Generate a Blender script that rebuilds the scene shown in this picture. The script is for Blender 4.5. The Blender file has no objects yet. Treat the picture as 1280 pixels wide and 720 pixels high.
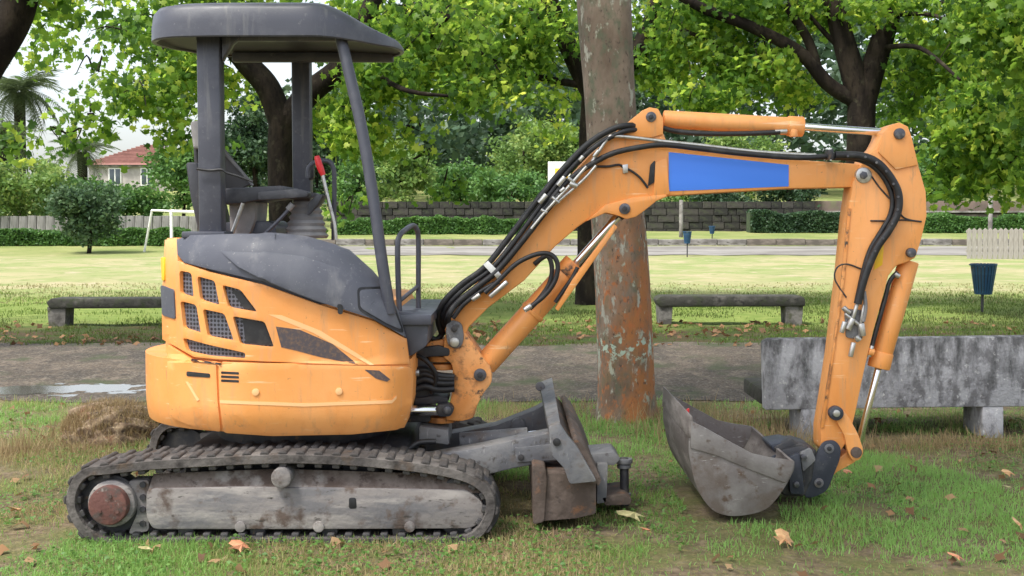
import bpy, bmesh, math, random
import numpy as np
from mathutils import Vector, Matrix

R = math.radians
random.seed(7)
RNG = np.random.default_rng(11)
SC = bpy.context.scene
COL = SC.collection

# ------------------------------------------------------------------ camera
F = 1530.0            # focal length in photo pixels (photo is 1280 px wide)
CH = 1.43             # eye height
HZ = 278.0            # horizon row
cam_d = bpy.data.cameras.new('camera')
cam = bpy.data.objects.new('camera', cam_d)
COL.objects.link(cam)
cam_d.sensor_width = 36.0
cam_d.lens = F / 1280 * 36
cam_d.clip_start = 0.05
cam_d.clip_end = 2000
PITCH = math.atan((360 - HZ) / F)
cam.location = (0, 0, CH)
cam.rotation_euler = (R(90) - PITCH, 0, 0)
SC.camera = cam

# ------------------------------------------------------------------ light
SUN_EL, SUN_AZ = R(60), R(228)     # behind the camera, to the left
w = bpy.data.worlds.new("World")
SC.world = w
w.use_nodes = True
nt = w.node_tree
bg = nt.nodes['Background']
sky = nt.nodes.new('ShaderNodeTexSky')
sky.sky_type = 'NISHITA'
sky.sun_disc = False
sky.sun_elevation = SUN_EL
sky.sun_rotation = SUN_AZ
sky.dust_density = 3.0
hs = nt.nodes.new('ShaderNodeHueSaturation')
hs.inputs['Saturation'].default_value = 0.45
hs.inputs['Value'].default_value = 1.0
nt.links.new(sky.outputs[0], hs.inputs['Color'])
nt.links.new(hs.outputs[0], bg.inputs['Color'])
bg.inputs['Strength'].default_value = 0.14
sun_d = bpy.data.lights.new('sun', 'SUN')
sun_d.energy = 2.2
sun_d.angle = R(10)
sun_d.color = (1.0, 0.96, 0.89)
sun = bpy.data.objects.new('sun', sun_d)
COL.objects.link(sun)
sd = Vector((math.sin(SUN_AZ) * math.cos(SUN_EL), math.cos(SUN_AZ) * math.cos(SUN_EL), math.sin(SUN_EL)))
sun.rotation_euler = sd.to_track_quat('Z', 'Y').to_euler()
sun.location = sd * 60
SC.view_settings.view_transform = 'Standard'
SC.view_settings.look = 'None'
SC.view_settings.exposure = 1.22
SC.view_settings.gamma = 1.0
SC.view_settings.use_curve_mapping = False
SC.cycles.use_denoising = True
SC.cycles.max_bounces = 7
SC.cycles.transparent_max_bounces = 4

# ------------------------------------------------------------------ helpers
CP, SP = math.cos(PITCH), math.sin(PITCH)
def at(px, py, Y):
    """world point at depth Y that the photo shows at pixel (px, py)"""
    a, b = (px - 640) / F, (360 - py) / F
    dy = CP + b * SP
    dz = b * CP - SP
    t = Y / dy
    return Vector((a * t, Y, CH + dz * t))

def lin(r, g, b):
    f = lambda c: (c / 255 / 12.92) if c / 255 < 0.04045 else ((c / 255 + 0.055) / 1.055) ** 2.4
    return (f(r), f(g), f(b), 1)

def ground_z(x, y):
    x = np.asarray(x, float); y = np.asarray(y, float)
    z = 0.012 * np.sin(x * 2.1 + 0.7) * np.sin(y * 1.7) + 0.008 * np.sin(x * 5.3 + y * 3.1)
    z = z * (1 - np.clip((y - 9.2) / .4, 0, 1) * np.clip((15.0 - y) / .4, 0, 1))
    z = z * np.clip((np.abs(y - 5.55) - 0.15) * 3 + (x > 0.2) * 2, 0, 1)
    z = z + 0.06 * np.exp(-(((x - 1.02) / 0.42) ** 2 + ((y - 5.95) / 0.55) ** 2))
    far = np.interp(y, [0, 16, 45, 50, 50.4, 58, 75, 90, 150, 400], [0, 0, 0.2, 0.45, 0.7, 0.95, 1.4, 3, 9, 14])
    side = 1 / (1 + np.exp(-(x + 11) / 1.2))
    far2 = np.interp(y, [0, 16, 45, 60, 80, 120, 400], [0, 0, 0.2, 0.75, 2.0, 4.5, 9])
    return z + far * side + far2 * (1 - side)

_perm = np.random.default_rng(3).random(65536)
def vnoise(x, y, s=0):
    x = np.asarray(x, float); y = np.asarray(y, float)
    xi = np.floor(x).astype(int); yi = np.floor(y).astype(int)
    fx = x - xi; fy = y - yi
    fx = fx * fx * (3 - 2 * fx); fy = fy * fy * (3 - 2 * fy)
    h = lambda a, b: _perm[(a * 7919 + b * 104729 + s * 1299709) % 65536]
    return (h(xi, yi) * (1 - fx) + h(xi + 1, yi) * fx) * (1 - fy) + (h(xi, yi + 1) * (1 - fx) + h(xi + 1, yi + 1) * fx) * fy
def fbm(x, y, s=0):
    return 0.5 * vnoise(x, y, s) + 0.3 * vnoise(x * 2.1, y * 2.1, s + 1) + 0.2 * vnoise(x * 4.3, y * 4.3, s + 2)

def thing(name, label, cat, loc=(0, 0, 0), group=None):
    o = bpy.data.objects.new(name, None)
    o.empty_display_size = 0.1
    COL.objects.link(o)
    o.location = loc
    tag(o, label, cat, group)
    return o
def tag(o, label=None, cat=None, group=None, kind=None):
    if label: o['label'] = label
    if cat: o['category'] = cat
    if group: o['group'] = group
    if kind: o['kind'] = kind
    return o
def wloc(o):
    v = Vector((0, 0, 0))
    while o:
        v += o.location
        o = o.parent
    return v
def put(name, me, mat=None, parent=None, loc=None):
    """link a mesh whose coordinates are world ones (or local to loc)"""
    o = bpy.data.objects.new(name, me)
    COL.objects.link(o)
    if mat is not None and not me.materials:
        me.materials.append(mat)
    base = Vector(loc) if loc is not None else Vector((0, 0, 0))
    if parent:
        o.parent = parent
        base = base - wloc(parent)
    o.location = base
    return o
def obj(name, bm, mat, parent=None, smooth=35, loc=None):
    bmesh.ops.recalc_face_normals(bm, faces=bm.faces)
    me = bpy.data.meshes.new(name)
    bm.to_mesh(me)
    bm.free()
    if smooth:
        for p in me.polygons: p.use_smooth = True
        me.set_sharp_from_angle(angle=R(smooth))
    return put(name, me, mat, parent, loc)
def copy_tree(o, parent=None, shift=None):
    c = o.copy()
    COL.objects.link(c)
    if parent: c.parent = parent
    if shift is not None: c.location = c.location + Vector(shift)
    for ch in list(o.children): copy_tree(ch, c)
    return c

def rounded(poly, r=6, n=4):
    out = []
    m = len(poly)
    for i in range(m):
        p = Vector(poly[i][:2]); a = Vector(poly[i - 1][:2]); b = Vector(poly[(i + 1) % m][:2])
        la, lb = (a - p).length, (b - p).length
        d = min(r, la * 0.45, lb * 0.45)
        s = p + (a - p) * (d / max(la, 1e-6)); e = p + (b - p) * (d / max(lb, 1e-6))
        for k in range(n + 1):
            t = k / n
            q = s * (1 - t) ** 2 + p * 2 * t * (1 - t) + e * t * t
            out.append((q.x, q.y))
    return out
def catmull(pts, n=8, closed=False):
    pts = [Vector(p) for p in pts]
    m = len(pts); out = []
    segs = m if closed else m - 1
    for i in range(segs):
        g = (lambda k: pts[k % m]) if closed else (lambda k: pts[min(max(k, 0), m - 1)])
        p0, p1, p2, p3 = g(i - 1), g(i), g(i + 1), g(i + 2)
        for k in range(n):
            t = k / n
            out.append(0.5 * ((2 * p1) + (p2 - p0) * t + (2 * p0 - 5 * p1 + 4 * p2 - p3) * t * t + (3 * p1 - p0 - 3 * p2 + p3) * t ** 3))
    if not closed: out.append(pts[-1])
    return out
def bevel(bm, off, seg=2, ang=28):
    es = [e for e in bm.edges if len(e.link_faces) == 2 and e.calc_face_angle(0) > R(ang)]
    if es and off > 0:
        bmesh.ops.bevel(bm, geom=es, offset=off, segments=seg, affect='EDGES', clamp_overlap=True, profile=0.5)
def extrude_ring(bm, A, B):
    a = [bm.verts.new(p) for p in A]; b = [bm.verts.new(p) for p in B]
    n = len(a)
    bm.faces.new(a); bm.faces.new(list(reversed(b)))
    for i in range(n):
        bm.faces.new((a[i], b[i], b[(i + 1) % n], a[(i + 1) % n]))
def plate_bm(poly, Yn, Yf, bev=0.006, bm=None, polyB=None):
    """prism whose near face is the pixel polygon seen at depth Yn"""
    own = bm is None
    bm = bm or bmesh.new()
    t = bmesh.new()
    A = [at(x, y, Yn) for x, y in poly]
    B = [Vector((p.x, Yf, p.z)) for p in A] if polyB is None else [at(x, y, Yf) for x, y in polyB]
    extrude_ring(t, A, B)
    bmesh.ops.recalc_face_normals(t, faces=t.faces)
    bevel(t, bev)
    join(bm, t)
    return bm
def join(bm, t):
    me = bpy.data.meshes.new('tmp'); t.to_mesh(me); t.free()
    bm.from_mesh(me); bpy.data.meshes.remove(me)
def plate(name, poly, Yn, Yf, mat, parent=None, bev=0.006, r=0, polyB=None):
    if r: poly = rounded(poly, r)
    return obj(name, plate_bm(poly, Yn, Yf, bev, polyB=polyB), mat, parent)
def box_bm(c, s, bev=0.0, rot=None, bm=None):
    bm = bm or bmesh.new()
    t = bmesh.new()
    bmesh.ops.create_cube(t, size=1)
    for v in t.verts: v.co = Vector((v.co.x * s[0], v.co.y * s[1], v.co.z * s[2]))
    bevel(t, bev)
    if rot is not None:
        for v in t.verts: v.co = rot @ v.co
    for v in t.verts: v.co += Vector(c)
    join(bm, t)
    return bm
def box(name, c, s, mat, parent=None, bev=0.005, rot=None):
    return obj(name, box_bm(c, s, bev, rot), mat, parent)
def cyl_bm(p0, p1, r0, r1=None, n=20, bev=0.0, bm=None):
    bm = bm or bmesh.new()
    r1 = r0 if r1 is None else r1
    p0, p1 = Vector(p0), Vector(p1)
    d = (p1 - p0).normalized()
    u = d.orthogonal().normalized(); v = d.cross(u)
    t = bmesh.new()
    A = [p0 + (u * math.cos(k * 2 * math.pi / n) + v * math.sin(k * 2 * math.pi / n)) * r0 for k in range(n)]
    B = [p1 + (u * math.cos(k * 2 * math.pi / n) + v * math.sin(k * 2 * math.pi / n)) * r1 for k in range(n)]
    extrude_ring(t, A, B)
    bmesh.ops.recalc_face_normals(t, faces=t.faces)
    bevel(t, bev, 2, 60)
    join(bm, t)
    return bm
def cyl(name, p0, p1, r, mat, parent=None, r1=None, n=20, bev=0.003):
    return obj(name, cyl_bm(p0, p1, r, r1, n, bev), mat, parent)
def pcyl(name, px, py, Yn, Yf, rpx, mat, parent, n=20, bev=0.003):
    """cylinder along the depth axis"""
    c = at(px, py, Yn)
    return cyl(name, c, (c.x, Yf, c.z), rpx * Yn / F, mat, parent, n=n, bev=bev)
def tube_bm(pts, r, n=8, res=6, bm=None, smooth=True, closed=False):
    bm = bm or bmesh.new()
    P = catmull(pts, res, closed) if smooth else [Vector(p) for p in pts]
    m = len(P)
    rad = r if callable(r) else (lambda t: r)
    prev = None; rings = []
    for i, p in enumerate(P):
        if closed: d = P[(i + 1) % m] - P[i - 1]
        else: d = P[min(i + 1, m - 1)] - P[max(i - 1, 0)]
        d.normalize()
        if prev is None: u = d.orthogonal().normalized()
        else:
            u = prev - d * prev.dot(d)
            u = u.normalized() if u.length > 1e-6 else d.orthogonal().normalized()
        prev = u
        v = d.cross(u)
        rr = rad(i / max(m - 1, 1))
        rings.append([bm.verts.new(p + (u * math.cos(k * 2 * math.pi / n) + v * math.sin(k * 2 * math.pi / n)) * rr) for k in range(n)])
    for i in range(m if closed else m - 1):
        a, b = rings[i], rings[(i + 1) % m]
        for k in range(n): bm.faces.new((a[k], b[k], b[(k + 1) % n], a[(k + 1) % n]))
    if not closed:
        bm.faces.new(rings[0]); bm.faces.new(list(reversed(rings[-1])))
    return bm
def tube(name, pts, r, mat, parent=None, n=8, res=6, smooth=True, closed=False):
    return obj(name, tube_bm(pts, r, n, res, None, smooth, closed), mat, parent, 60)
def hose(name, pxs, Y, r, mat, parent, res=6):
    pts = [at(p[0], p[1], p[2] if len(p) > 2 else Y) for p in pxs]
    return tube(name, pts, r, mat, parent, 8, res)

# ------------------------------------------------------------------ materials
def newmat(name):
    m = bpy.data.materials.new(name); m.use_nodes = True
    n = m.node_tree.nodes; l = m.node_tree.links
    return m, n, l, n['Principled BSDF']
def pmat(name, layers, rough=0.6, metal=0.0, bump=0.0, bscale=60, coord='Object', spec=0.5, rvar=0.0):
    """layers: first a colour; then (colour, noise scale, low, high, detail[, stretch]) blended over it"""
    m, n, l, b = newmat(name)
    tc = n.new('ShaderNodeTexCoord')
    src = tc.outputs[coord]
    base = n.new('ShaderNodeRGB'); base.outputs[0].default_value = layers[0]
    cur = base.outputs[0]
    for i, L in enumerate(layers[1:]):
        col, sc, lo, hi, det = L[:5]
        st = L[5] if len(L) > 5 else (1, 1, 1)
        mp = n.new('ShaderNodeMapping'); mp.inputs['Scale'].default_value = st
        mp.inputs['Location'].default_value = (i * 3.7, i * 1.9, i * 5.1)
        l.new(src, mp.inputs[0])
        t = n.new('ShaderNodeTexNoise'); t.inputs['Scale'].default_value = sc; t.inputs['Detail'].default_value = det
        t.inputs['Roughness'].default_value = 0.62
        l.new(mp.outputs[0], t.inputs['Vector'])
        r = n.new('ShaderNodeMapRange'); r.inputs['From Min'].default_value = lo; r.inputs['From Max'].default_value = hi
        l.new(t.outputs['Fac'], r.inputs['Value'])
        mx = n.new('ShaderNodeMix'); mx.data_type = 'RGBA'
        l.new(r.outputs[0], mx.inputs['Factor'])
        l.new(cur, mx.inputs[6]); mx.inputs[7].default_value = col
        cur = mx.outputs[2]
    l.new(cur, b.inputs['Base Color'])
    b.inputs['Roughness'].default_value = rough
    b.inputs['Metallic'].default_value = metal
    b.inputs['Specular IOR Level'].default_value = spec
    if rvar:
        t = n.new('ShaderNodeTexNoise'); t.inputs['Scale'].default_value = 9; t.inputs['Detail'].default_value = 5
        l.new(src, t.inputs['Vector'])
        r = n.new('ShaderNodeMapRange'); r.inputs['From Min'].default_value = .3; r.inputs['From Max'].default_value = .7
        r.inputs['To Min'].default_value = rough - rvar; r.inputs['To Max'].default_value = rough + rvar
        l.new(t.outputs['Fac'], r.inputs['Value']); l.new(r.outputs[0], b.inputs['Roughness'])
    if bump:
        t = n.new('ShaderNodeTexNoise'); t.inputs['Scale'].default_value = bscale; t.inputs['Detail'].default_value = 6
        l.new(src, t.inputs['Vector'])
        bp = n.new('ShaderNodeBump'); bp.inputs['Strength'].default_value = bump; bp.inputs['Distance'].default_value = 0.01
        l.new(t.outputs['Fac'], bp.inputs['Height']); l.new(bp.outputs[0], b.inputs['Normal'])
    return m
def c3(r, g, b): return (r, g, b, 1)

M = {}
M['orange'] = pmat('orange_paint', [c3(.83, .335, .088), (c3(.87, .40, .14), 1.3, .42, .64, 8), (c3(.77, .285, .07), 3, .54, .70, 9, (1, 1, .4)), (c3(.70, .33, .13), 9, .54, .70, 10, (2.5, 2.5, .3)), (c3(.90, .56, .30), 10, .63, .70, 9, (.35, 1, 5)), (c3(.50, .25, .11), 14, .61, .74, 10, (3, 3, .5)), (c3(.25, .14, .08), 55, .67, .73, 7), (c3(.10, .07, .055), 120, .71, .75, 4)], .48, bump=.06, bscale=120, rvar=.14)
M['orange_worn'] = pmat('worn_orange_paint', [c3(.76, .29, .07), (c3(.84, .40, .15), 3, .44, .66, 8), (c3(.34, .14, .05), 9, .52, .64, 10), (c3(.07, .045, .03), 22, .56, .66, 9), (c3(.10, .06, .04), 4, .60, .68, 9)], .55, bump=.2, bscale=80)
M['hood'] = pmat('dark_grey_hood', [c3(.085, .09, .115), (c3(.125, .13, .155), 1.8, .42, .60, 6), (c3(.19, .19, .205), 7, .56, .75, 10, (1, 1, .45)), (c3(.24, .24, .25), 70, .62, .74, 6)], .55, bump=.05, bscale=200, rvar=.08, spec=.35)
M['charcoal'] = pmat('charcoal_paint', [c3(.060, .063, .083), (c3(.092, .096, .118), 9, .5, .72, 8), (c3(.15, .15, .155), 40, .62, .76, 8), (c3(.13, .13, .135), 5, .60, .72, 9, (3, 3, .3))], .42, bump=.05, bscale=140, rvar=.12)
M['black'] = pmat('black_rubber', [c3(.014, .014, .017), (c3(.05, .05, .05), 14, .5, .8, 5)], .5)
M['dark'] = pmat('dark_greasy_steel', [c3(.028, .028, .034), (c3(.08, .072, .066), 12, .5, .7, 7), (c3(.13, .08, .045), 22, .62, .74, 6)], .55, bump=.15, bscale=60)
M['rubber'] = pmat('dusty_track_rubber', [c3(.080, .072, .069), (c3(.16, .145, .135), 4, .44, .62, 10), (c3(.038, .034, .032), 10, .50, .66, 10), (c3(.105, .075, .055), 6, .55, .68, 9)], .95, bump=.6, bscale=50, spec=.25)
M['lugm'] = pmat('track_lug_rubber', [c3(.070, .064, .062), (c3(.145, .13, .122), 7, .46, .64, 10), (c3(.10, .07, .05), 11, .54, .68, 9)], .95, bump=.5, bscale=50, spec=.25)
M['frame'] = pmat('dusty_track_frame', [c3(.215, .195, .185), (c3(.14, .135, .14), 3, .45, .60, 9, (1, 1, 4)), (c3(.31, .285, .265), 5, .50, .64, 10, (.6, 1, 3)), (c3(.08, .056, .045), 2.6, .56, .62, 10), (c3(.105, .075, .06), 9, .56, .66, 10), (c3(.04, .035, .03), 60, .60, .70, 7, (.3, 1, 1))], .8, bump=.35, bscale=45)
M['mud'] = pmat('caked_brown_mud', [c3(.085, .062, .052), (c3(.17, .14, .125), 9, .42, .62, 9), (c3(.26, .24, .225), 4, .54, .64, 8), (c3(.045, .03, .025), 20, .56, .68, 8)], .95, bump=.6, bscale=50)
M['redhub'] = pmat('rusty_red_hub', [c3(.115, .048, .040), (c3(.20, .085, .065), 10, .46, .64, 9), (c3(.075, .055, .048), 14, .52, .64, 9), (c3(.22, .19, .175), 40, .62, .72, 6)], .85, bump=.4, bscale=50)
M['bluesteel'] = pmat('worn_grey_steel', [c3(.125, .128, .142), (c3(.21, .206, .206), 3.5, .44, .62, 9), (c3(.15, .115, .09), 7, .55, .68, 10), (c3(.07, .06, .055), 26, .58, .70, 8), (c3(.34, .33, .32), 50, .62, .72, 5, (1, 1, .3))], .6, bump=.25, bscale=60)
M['rust'] = pmat('rusty_brown_steel', [c3(.085, .062, .050), (c3(.17, .13, .11), 8, .45, .7, 8), (c3(.24, .11, .05), 13, .56, .70, 7), (c3(.045, .035, .03), 22, .58, .7, 7)], .8, bump=.4, bscale=60)
M['bucket'] = pmat('worn_bucket_steel', [c3(.155, .138, .132), (c3(.24, .225, .215), 3.2, .45, .62, 9), (c3(.13, .105, .09), 5, .52, .64, 10), (c3(.10, .065, .045), 18, .58, .70, 9), (c3(.40, .39, .38), 60, .64, .72, 5, (.3, 1, 1.5))], .6, metal=.1, bump=.2, bscale=60)
M['bucket_in'] = pmat('scraped_bucket_floor', [c3(.14, .12, .11), (c3(.30, .27, .25), 9, .45, .65, 8, (1, .25, 1)), (c3(.07, .05, .04), 14, .55, .7, 8, (1, .3, 1))], .7, bump=.35, bscale=40)
M['chrome'] = pmat('chrome_rod', [c3(.75, .75, .76)], .16, metal=1.0)
M['silver'] = pmat('zinc_fitting', [c3(.55, .54, .52), (c3(.35, .33, .3), 30, .5, .7, 4)], .35, metal=.8)
M['pin'] = pmat('dark_steel_pin', [c3(.10, .10, .115), (c3(.25, .24, .24), 30, .5, .7, 5)], .4, metal=.6)
M['coupler'] = pmat('blue_black_coupler_paint', [c3(.030, .034, .050), (c3(.07, .075, .09), 14, .5, .7, 6), (c3(.16, .15, .14), 34, .64, .74, 6)], .45, bump=.1)
M['blue'] = pmat('plain_blue_sticker', [c3(.065, .235, .87)], .6)
M['yellow'] = pmat('yellow_sticker', [c3(.85, .50, .02)], .5)
M['redgrip'] = pmat('red_lever_grip', [c3(.72, .03, .035)], .35)
M['white'] = pmat('white_paint', [c3(.80, .80, .78), (c3(.55, .54, .5), 8, .55, .75, 5)], .5)
M['decal'] = pmat('pale_orange_decal', [c3(.92, .52, .24)], .45)  # stripe print; the same pale tone paints the crease highlights
M['decal_dark'] = pmat('dark_brown_decal', [c3(.075, .062, .07), (c3(.16, .10, .07), 60, .45, .7, 2)], .5)
M['seat'] = pmat('dark_seat_vinyl', [c3(.040, .042, .052), (c3(.09, .09, .098), 9, .5, .68, 8)], .5, bump=.1)
M['bellow'] = pmat('dusty_grey_rubber_boot', [c3(.20, .195, .20), (c3(.31, .295, .285), 7, .45, .66, 8)], .75)
M['lining'] = pmat('grey_lining', [c3(.12, .115, .115)], .8)

# black plate with pale round holes: too fine to model at this size
def vent_mat():
    m, n, l, b = newmat('perforated_vent_sheet')
    tc = n.new('ShaderNodeTexCoord')
    sp = n.new('ShaderNodeSeparateXYZ'); l.new(tc.outputs['Object'], sp.inputs[0])
    cb = n.new('ShaderNodeCombineXYZ'); l.new(sp.outputs['X'], cb.inputs[0]); l.new(sp.outputs['Z'], cb.inputs[1])
    v = n.new('ShaderNodeTexVoronoi'); v.voronoi_dimensions = '2D'
    v.inputs['Scale'].default_value = 54; v.inputs['Randomness'].default_value = .12
    l.new(cb.outputs[0], v.inputs['Vector'])
    r = n.new('ShaderNodeMapRange'); r.inputs['From Min'].default_value = .30; r.inputs['From Max'].default_value = .42
    l.new(v.outputs['Distance'], r.inputs['Value'])
    mx = n.new('ShaderNodeMix'); mx.data_type = 'RGBA'
    mx.inputs[6].default_value = c3(.012, .012, .016); mx.inputs[7].default_value = c3(.12, .125, .155)
    l.new(r.outputs[0], mx.inputs['Factor']); l.new(mx.outputs[2], b.inputs['Base Color'])
    b.inputs['Roughness'].default_value = .45
    return m
M['vent'] = vent_mat()

def leaf_mat(name, cols, trans=.35, rough=.5):
    m, n, l, b = newmat(name)
    a = n.new('ShaderNodeAttribute'); a.attribute_name = 'rnd'
    r = n.new('ShaderNodeValToRGB')
    e = r.color_ramp.elements
    while len(e) < len(cols): e.new(.5)
    for i, c in enumerate(cols):
        e[i].position = i / (len(cols) - 1); e[i].color = c
    l.new(a.outputs['Fac'], r.inputs[0])
    l.new(r.outputs[0], b.inputs['Base Color'])
    b.inputs['Roughness'].default_value = rough
    b.inputs['Specular IOR Level'].default_value = .3
    if trans:
        t = n.new('ShaderNodeBsdfTranslucent')
        hv = n.new('ShaderNodeHueSaturation'); hv.inputs['Hue'].default_value = .485; hv.inputs['Value'].default_value = 1.9
        l.new(r.outputs[0], hv.inputs['Color']); l.new(hv.outputs[0], t.inputs['Color'])
        mx = n.new('ShaderNodeMixShader'); mx.inputs[0].default_value = trans
        l.new(b.outputs[0], mx.inputs[1]); l.new(t.outputs[0], mx.inputs[2])
        l.new(mx.outputs[0], n['Material Output'].inputs['Surface'])
    return m
M['plane_leaf'] = leaf_mat('plane_leaf', [c3(.020, .055, .010), c3(.065, .15, .019), c3(.17, .285, .034), c3(.42, .48, .075)], .58)
M['small_leaf'] = leaf_mat('light_green_leaf', [c3(.07, .14, .035), c3(.14, .235, .055), c3(.29, .36, .10)], .3)
M['dark_leaf'] = leaf_mat('dark_green_leaf', [c3(.02, .045, .022), c3(.035, .075, .032), c3(.065, .115, .045)], .2)
M['bush_leaf'] = leaf_mat('bush_leaf', [c3(.03, .065, .03), c3(.06, .115, .05), c3(.12, .18, .085)], .22)
M['hedge_leaf'] = leaf_mat('hedge_leaf', [c3(.035, .09, .024), c3(.075, .17, .038), c3(.14, .26, .06)], .28)
M['forest_leaf'] = leaf_mat('forest_leaf', [c3(.03, .06, .035), c3(.05, .095, .05), c3(.09, .14, .07)], .2)
M['palm_leaf'] = leaf_mat('palm_frond', [c3(.045, .07, .03), c3(.09, .125, .05)], .3)
M['grass'] = leaf_mat('grass_blade', [c3(.40, .29, .18), c3(.38, .31, .16), c3(.30, .32, .12), c3(.165, .275, .065), c3(.21, .37, .10)], .36, .55)
M['verge_blade'] = leaf_mat('verge_grass_blade', [c3(.10, .075, .04), c3(.065, .08, .02), c3(.075, .125, .022), c3(.13, .20, .032)], .3, .6)
M['field_blade'] = leaf_mat('field_grass_blade', [c3(.20, .23, .08), c3(.29, .28, .13), c3(.36, .315, .18)], .25, .8)
M['dry'] = leaf_mat('dry_grass_blade', [c3(.20, .14, .07), c3(.34, .26, .14), c3(.26, .21, .10)], .25, .7)
M['litter'] = leaf_mat('dead_leaf', [c3(.11, .06, .03), c3(.24, .13, .06), c3(.36, .24, .13)], .15, .7)
M['bark_dark'] = pmat('dark_bark', [c3(.012, .009, .007), (c3(.032, .024, .017), 4, .45, .62, 9, (1, 1, .4)), (c3(.045, .042, .026), 8, .58, .70, 8), (c3(.007, .005, .004), 14, .54, .68, 8, (1, 1, .4))], .95, bump=.9, bscale=22, spec=.2)
def concrete_mat(name, z0, z1):
    m = pmat(name, [c3(.40, .395, .42), (c3(.30, .295, .315), 3, .42, .60, 9), (c3(.16, .155, .165), 11, .50, .62, 10, (1, 1, .6)), (c3(.58, .57, .57), 24, .60, .67, 8)], .9, bump=.6, bscale=45)
    n, l = m.node_tree.nodes, m.node_tree.links
    b = n['Principled BSDF']
    cur = b.inputs['Base Color'].links[0].from_socket
    tc = n.new('ShaderNodeTexCoord'); sp = n.new('ShaderNodeSeparateXYZ'); l.new(tc.outputs['Object'], sp.inputs[0])
    r = n.new('ShaderNodeMapRange'); r.inputs['From Min'].default_value = z0; r.inputs['From Max'].default_value = z1
    r.inputs['To Min'].default_value = -.15; r.inputs['To Max'].default_value = .13
    l.new(sp.outputs['Z'], r.inputs['Value'])
    mp = n.new('ShaderNodeMapping'); mp.inputs['Scale'].default_value = (2.2, 1, .7); l.new(tc.outputs['Object'], mp.inputs[0])
    t = n.new('ShaderNodeTexNoise'); t.inputs['Scale'].default_value = 6; t.inputs['Detail'].default_value = 10; t.inputs['Roughness'].default_value = .68
    l.new(mp.outputs[0], t.inputs['Vector'])
    ad = n.new('ShaderNodeMath'); l.new(r.outputs[0], ad.inputs[0]); l.new(t.outputs['Fac'], ad.inputs[1])
    r2 = n.new('ShaderNodeMapRange'); r2.inputs['From Min'].default_value = .45; r2.inputs['From Max'].default_value = .70
    l.new(ad.outputs[0], r2.inputs['Value'])
    mx = n.new('ShaderNodeMix'); mx.data_type = 'RGBA'
    l.new(r2.outputs[0], mx.inputs['Factor']); l.new(cur, mx.inputs[6]); mx.inputs[7].default_value = c3(.065, .065, .068)
    l.new(mx.outputs[2], b.inputs['Base Color'])
    return m
M['concrete'] = concrete_mat('weathered_concrete', .16, .70)
M['plank'] = pmat('grey_concrete_plank', [c3(.30, .29, .28), (c3(.16, .155, .15), .9, .42, .62, 8, (2, 2, .5)), (c3(.09, .09, .08), 2.5, .52, .66, 8, (3, 3, .4))], .95, coord='Generated')
M['stone_dark'] = pmat('mossy_dark_stone', [c3(.035, .034, .028), (c3(.085, .08, .07), 6, .5, .68, 9), (c3(.03, .04, .015), 5, .50, .66, 8), (c3(.015, .014, .012), 14, .54, .68, 8)], .95, bump=.8, bscale=26)
M['stone_grey'] = pmat('grey_bench_stone', [c3(.15, .14, .13), (c3(.06, .055, .05), 7, .42, .60, 9), (c3(.05, .055, .025), 5, .54, .66, 8)], .95, bump=.7, bscale=30)
M['wallstone'] = [pmat('wall_stone_%d' % i, [c, (c3(c[0] * .5, c[1] * .5, c[2] * .48), 3, .45, .65, 7), (c3(.05, .06, .03), 2, .55, .72, 6)], .95, bump=.5, bscale=12, coord='Generated') for i, c in enumerate([c3(.036, .033, .029), c3(.027, .026, .022), c3(.052, .048, .041), c3(.020, .020, .017)])]  # stone colours darkened to carry the shade of trees on the far wall
M['kerb'] = pmat('pale_kerb_stone', [c3(.28, .265, .245), (c3(.12, .11, .10), 1.5, .42, .60, 9), (c3(.06, .055, .045), 4, .56, .68, 8)], .9)
M['kerb_dark'] = pmat('dark_kerb_stone', [c3(.10, .085, .07), (c3(.2, .17, .14), 2, .45, .65, 7)], .9)
M['brownwall'] = pmat('brown_rendered_wall', [c3(.15, .112, .09), (c3(.10, .078, .062), 1.2, .45, .65, 7), (c3(.12, .14, .06), .7, .58, .7, 6)], .95)
M['paling'] = pmat('pale_weathered_wood', [c3(.33, .305, .275), (c3(.22, .20, .175), 6, .45, .7, 6, (4, 4, .6))], .85)
M['binblue'] = pmat('blue_bin_plastic', [c3(.012, .055, .13), (c3(.03, .10, .20), 8, .5, .7, 5)], .4)
M['boulder'] = pmat('rusty_brown_rock', [c3(.12, .08, .05), (c3(.26, .19, .12), 12, .46, .62, 10), (c3(.05, .035, .025), 10, .50, .64, 9), (c3(.20, .10, .055), 6, .56, .68, 8), (c3(.34, .27, .18), 40, .56, .66, 7)], 1, bump=1.0, bscale=30)
M['housewall'] = pmat('grey_house_stone', [c3(.42, .39, .37), (c3(.30, .28, .27), .9, .45, .6, 8)], .9)
M['tile'] = pmat('faded_red_roof_tile', [c3(.33, .165, .14), (c3(.24, .12, .10), 1.2, .42, .62, 9)], .9)
M['glass'] = pmat('dark_window_glass', [c3(.06, .08, .10)], .08)
M['signw'] = pmat('pale_sign_board', [c3(.75, .76, .72), (c3(.70, .60, .30), .9, .5, .56, 2)], .5)

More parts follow.
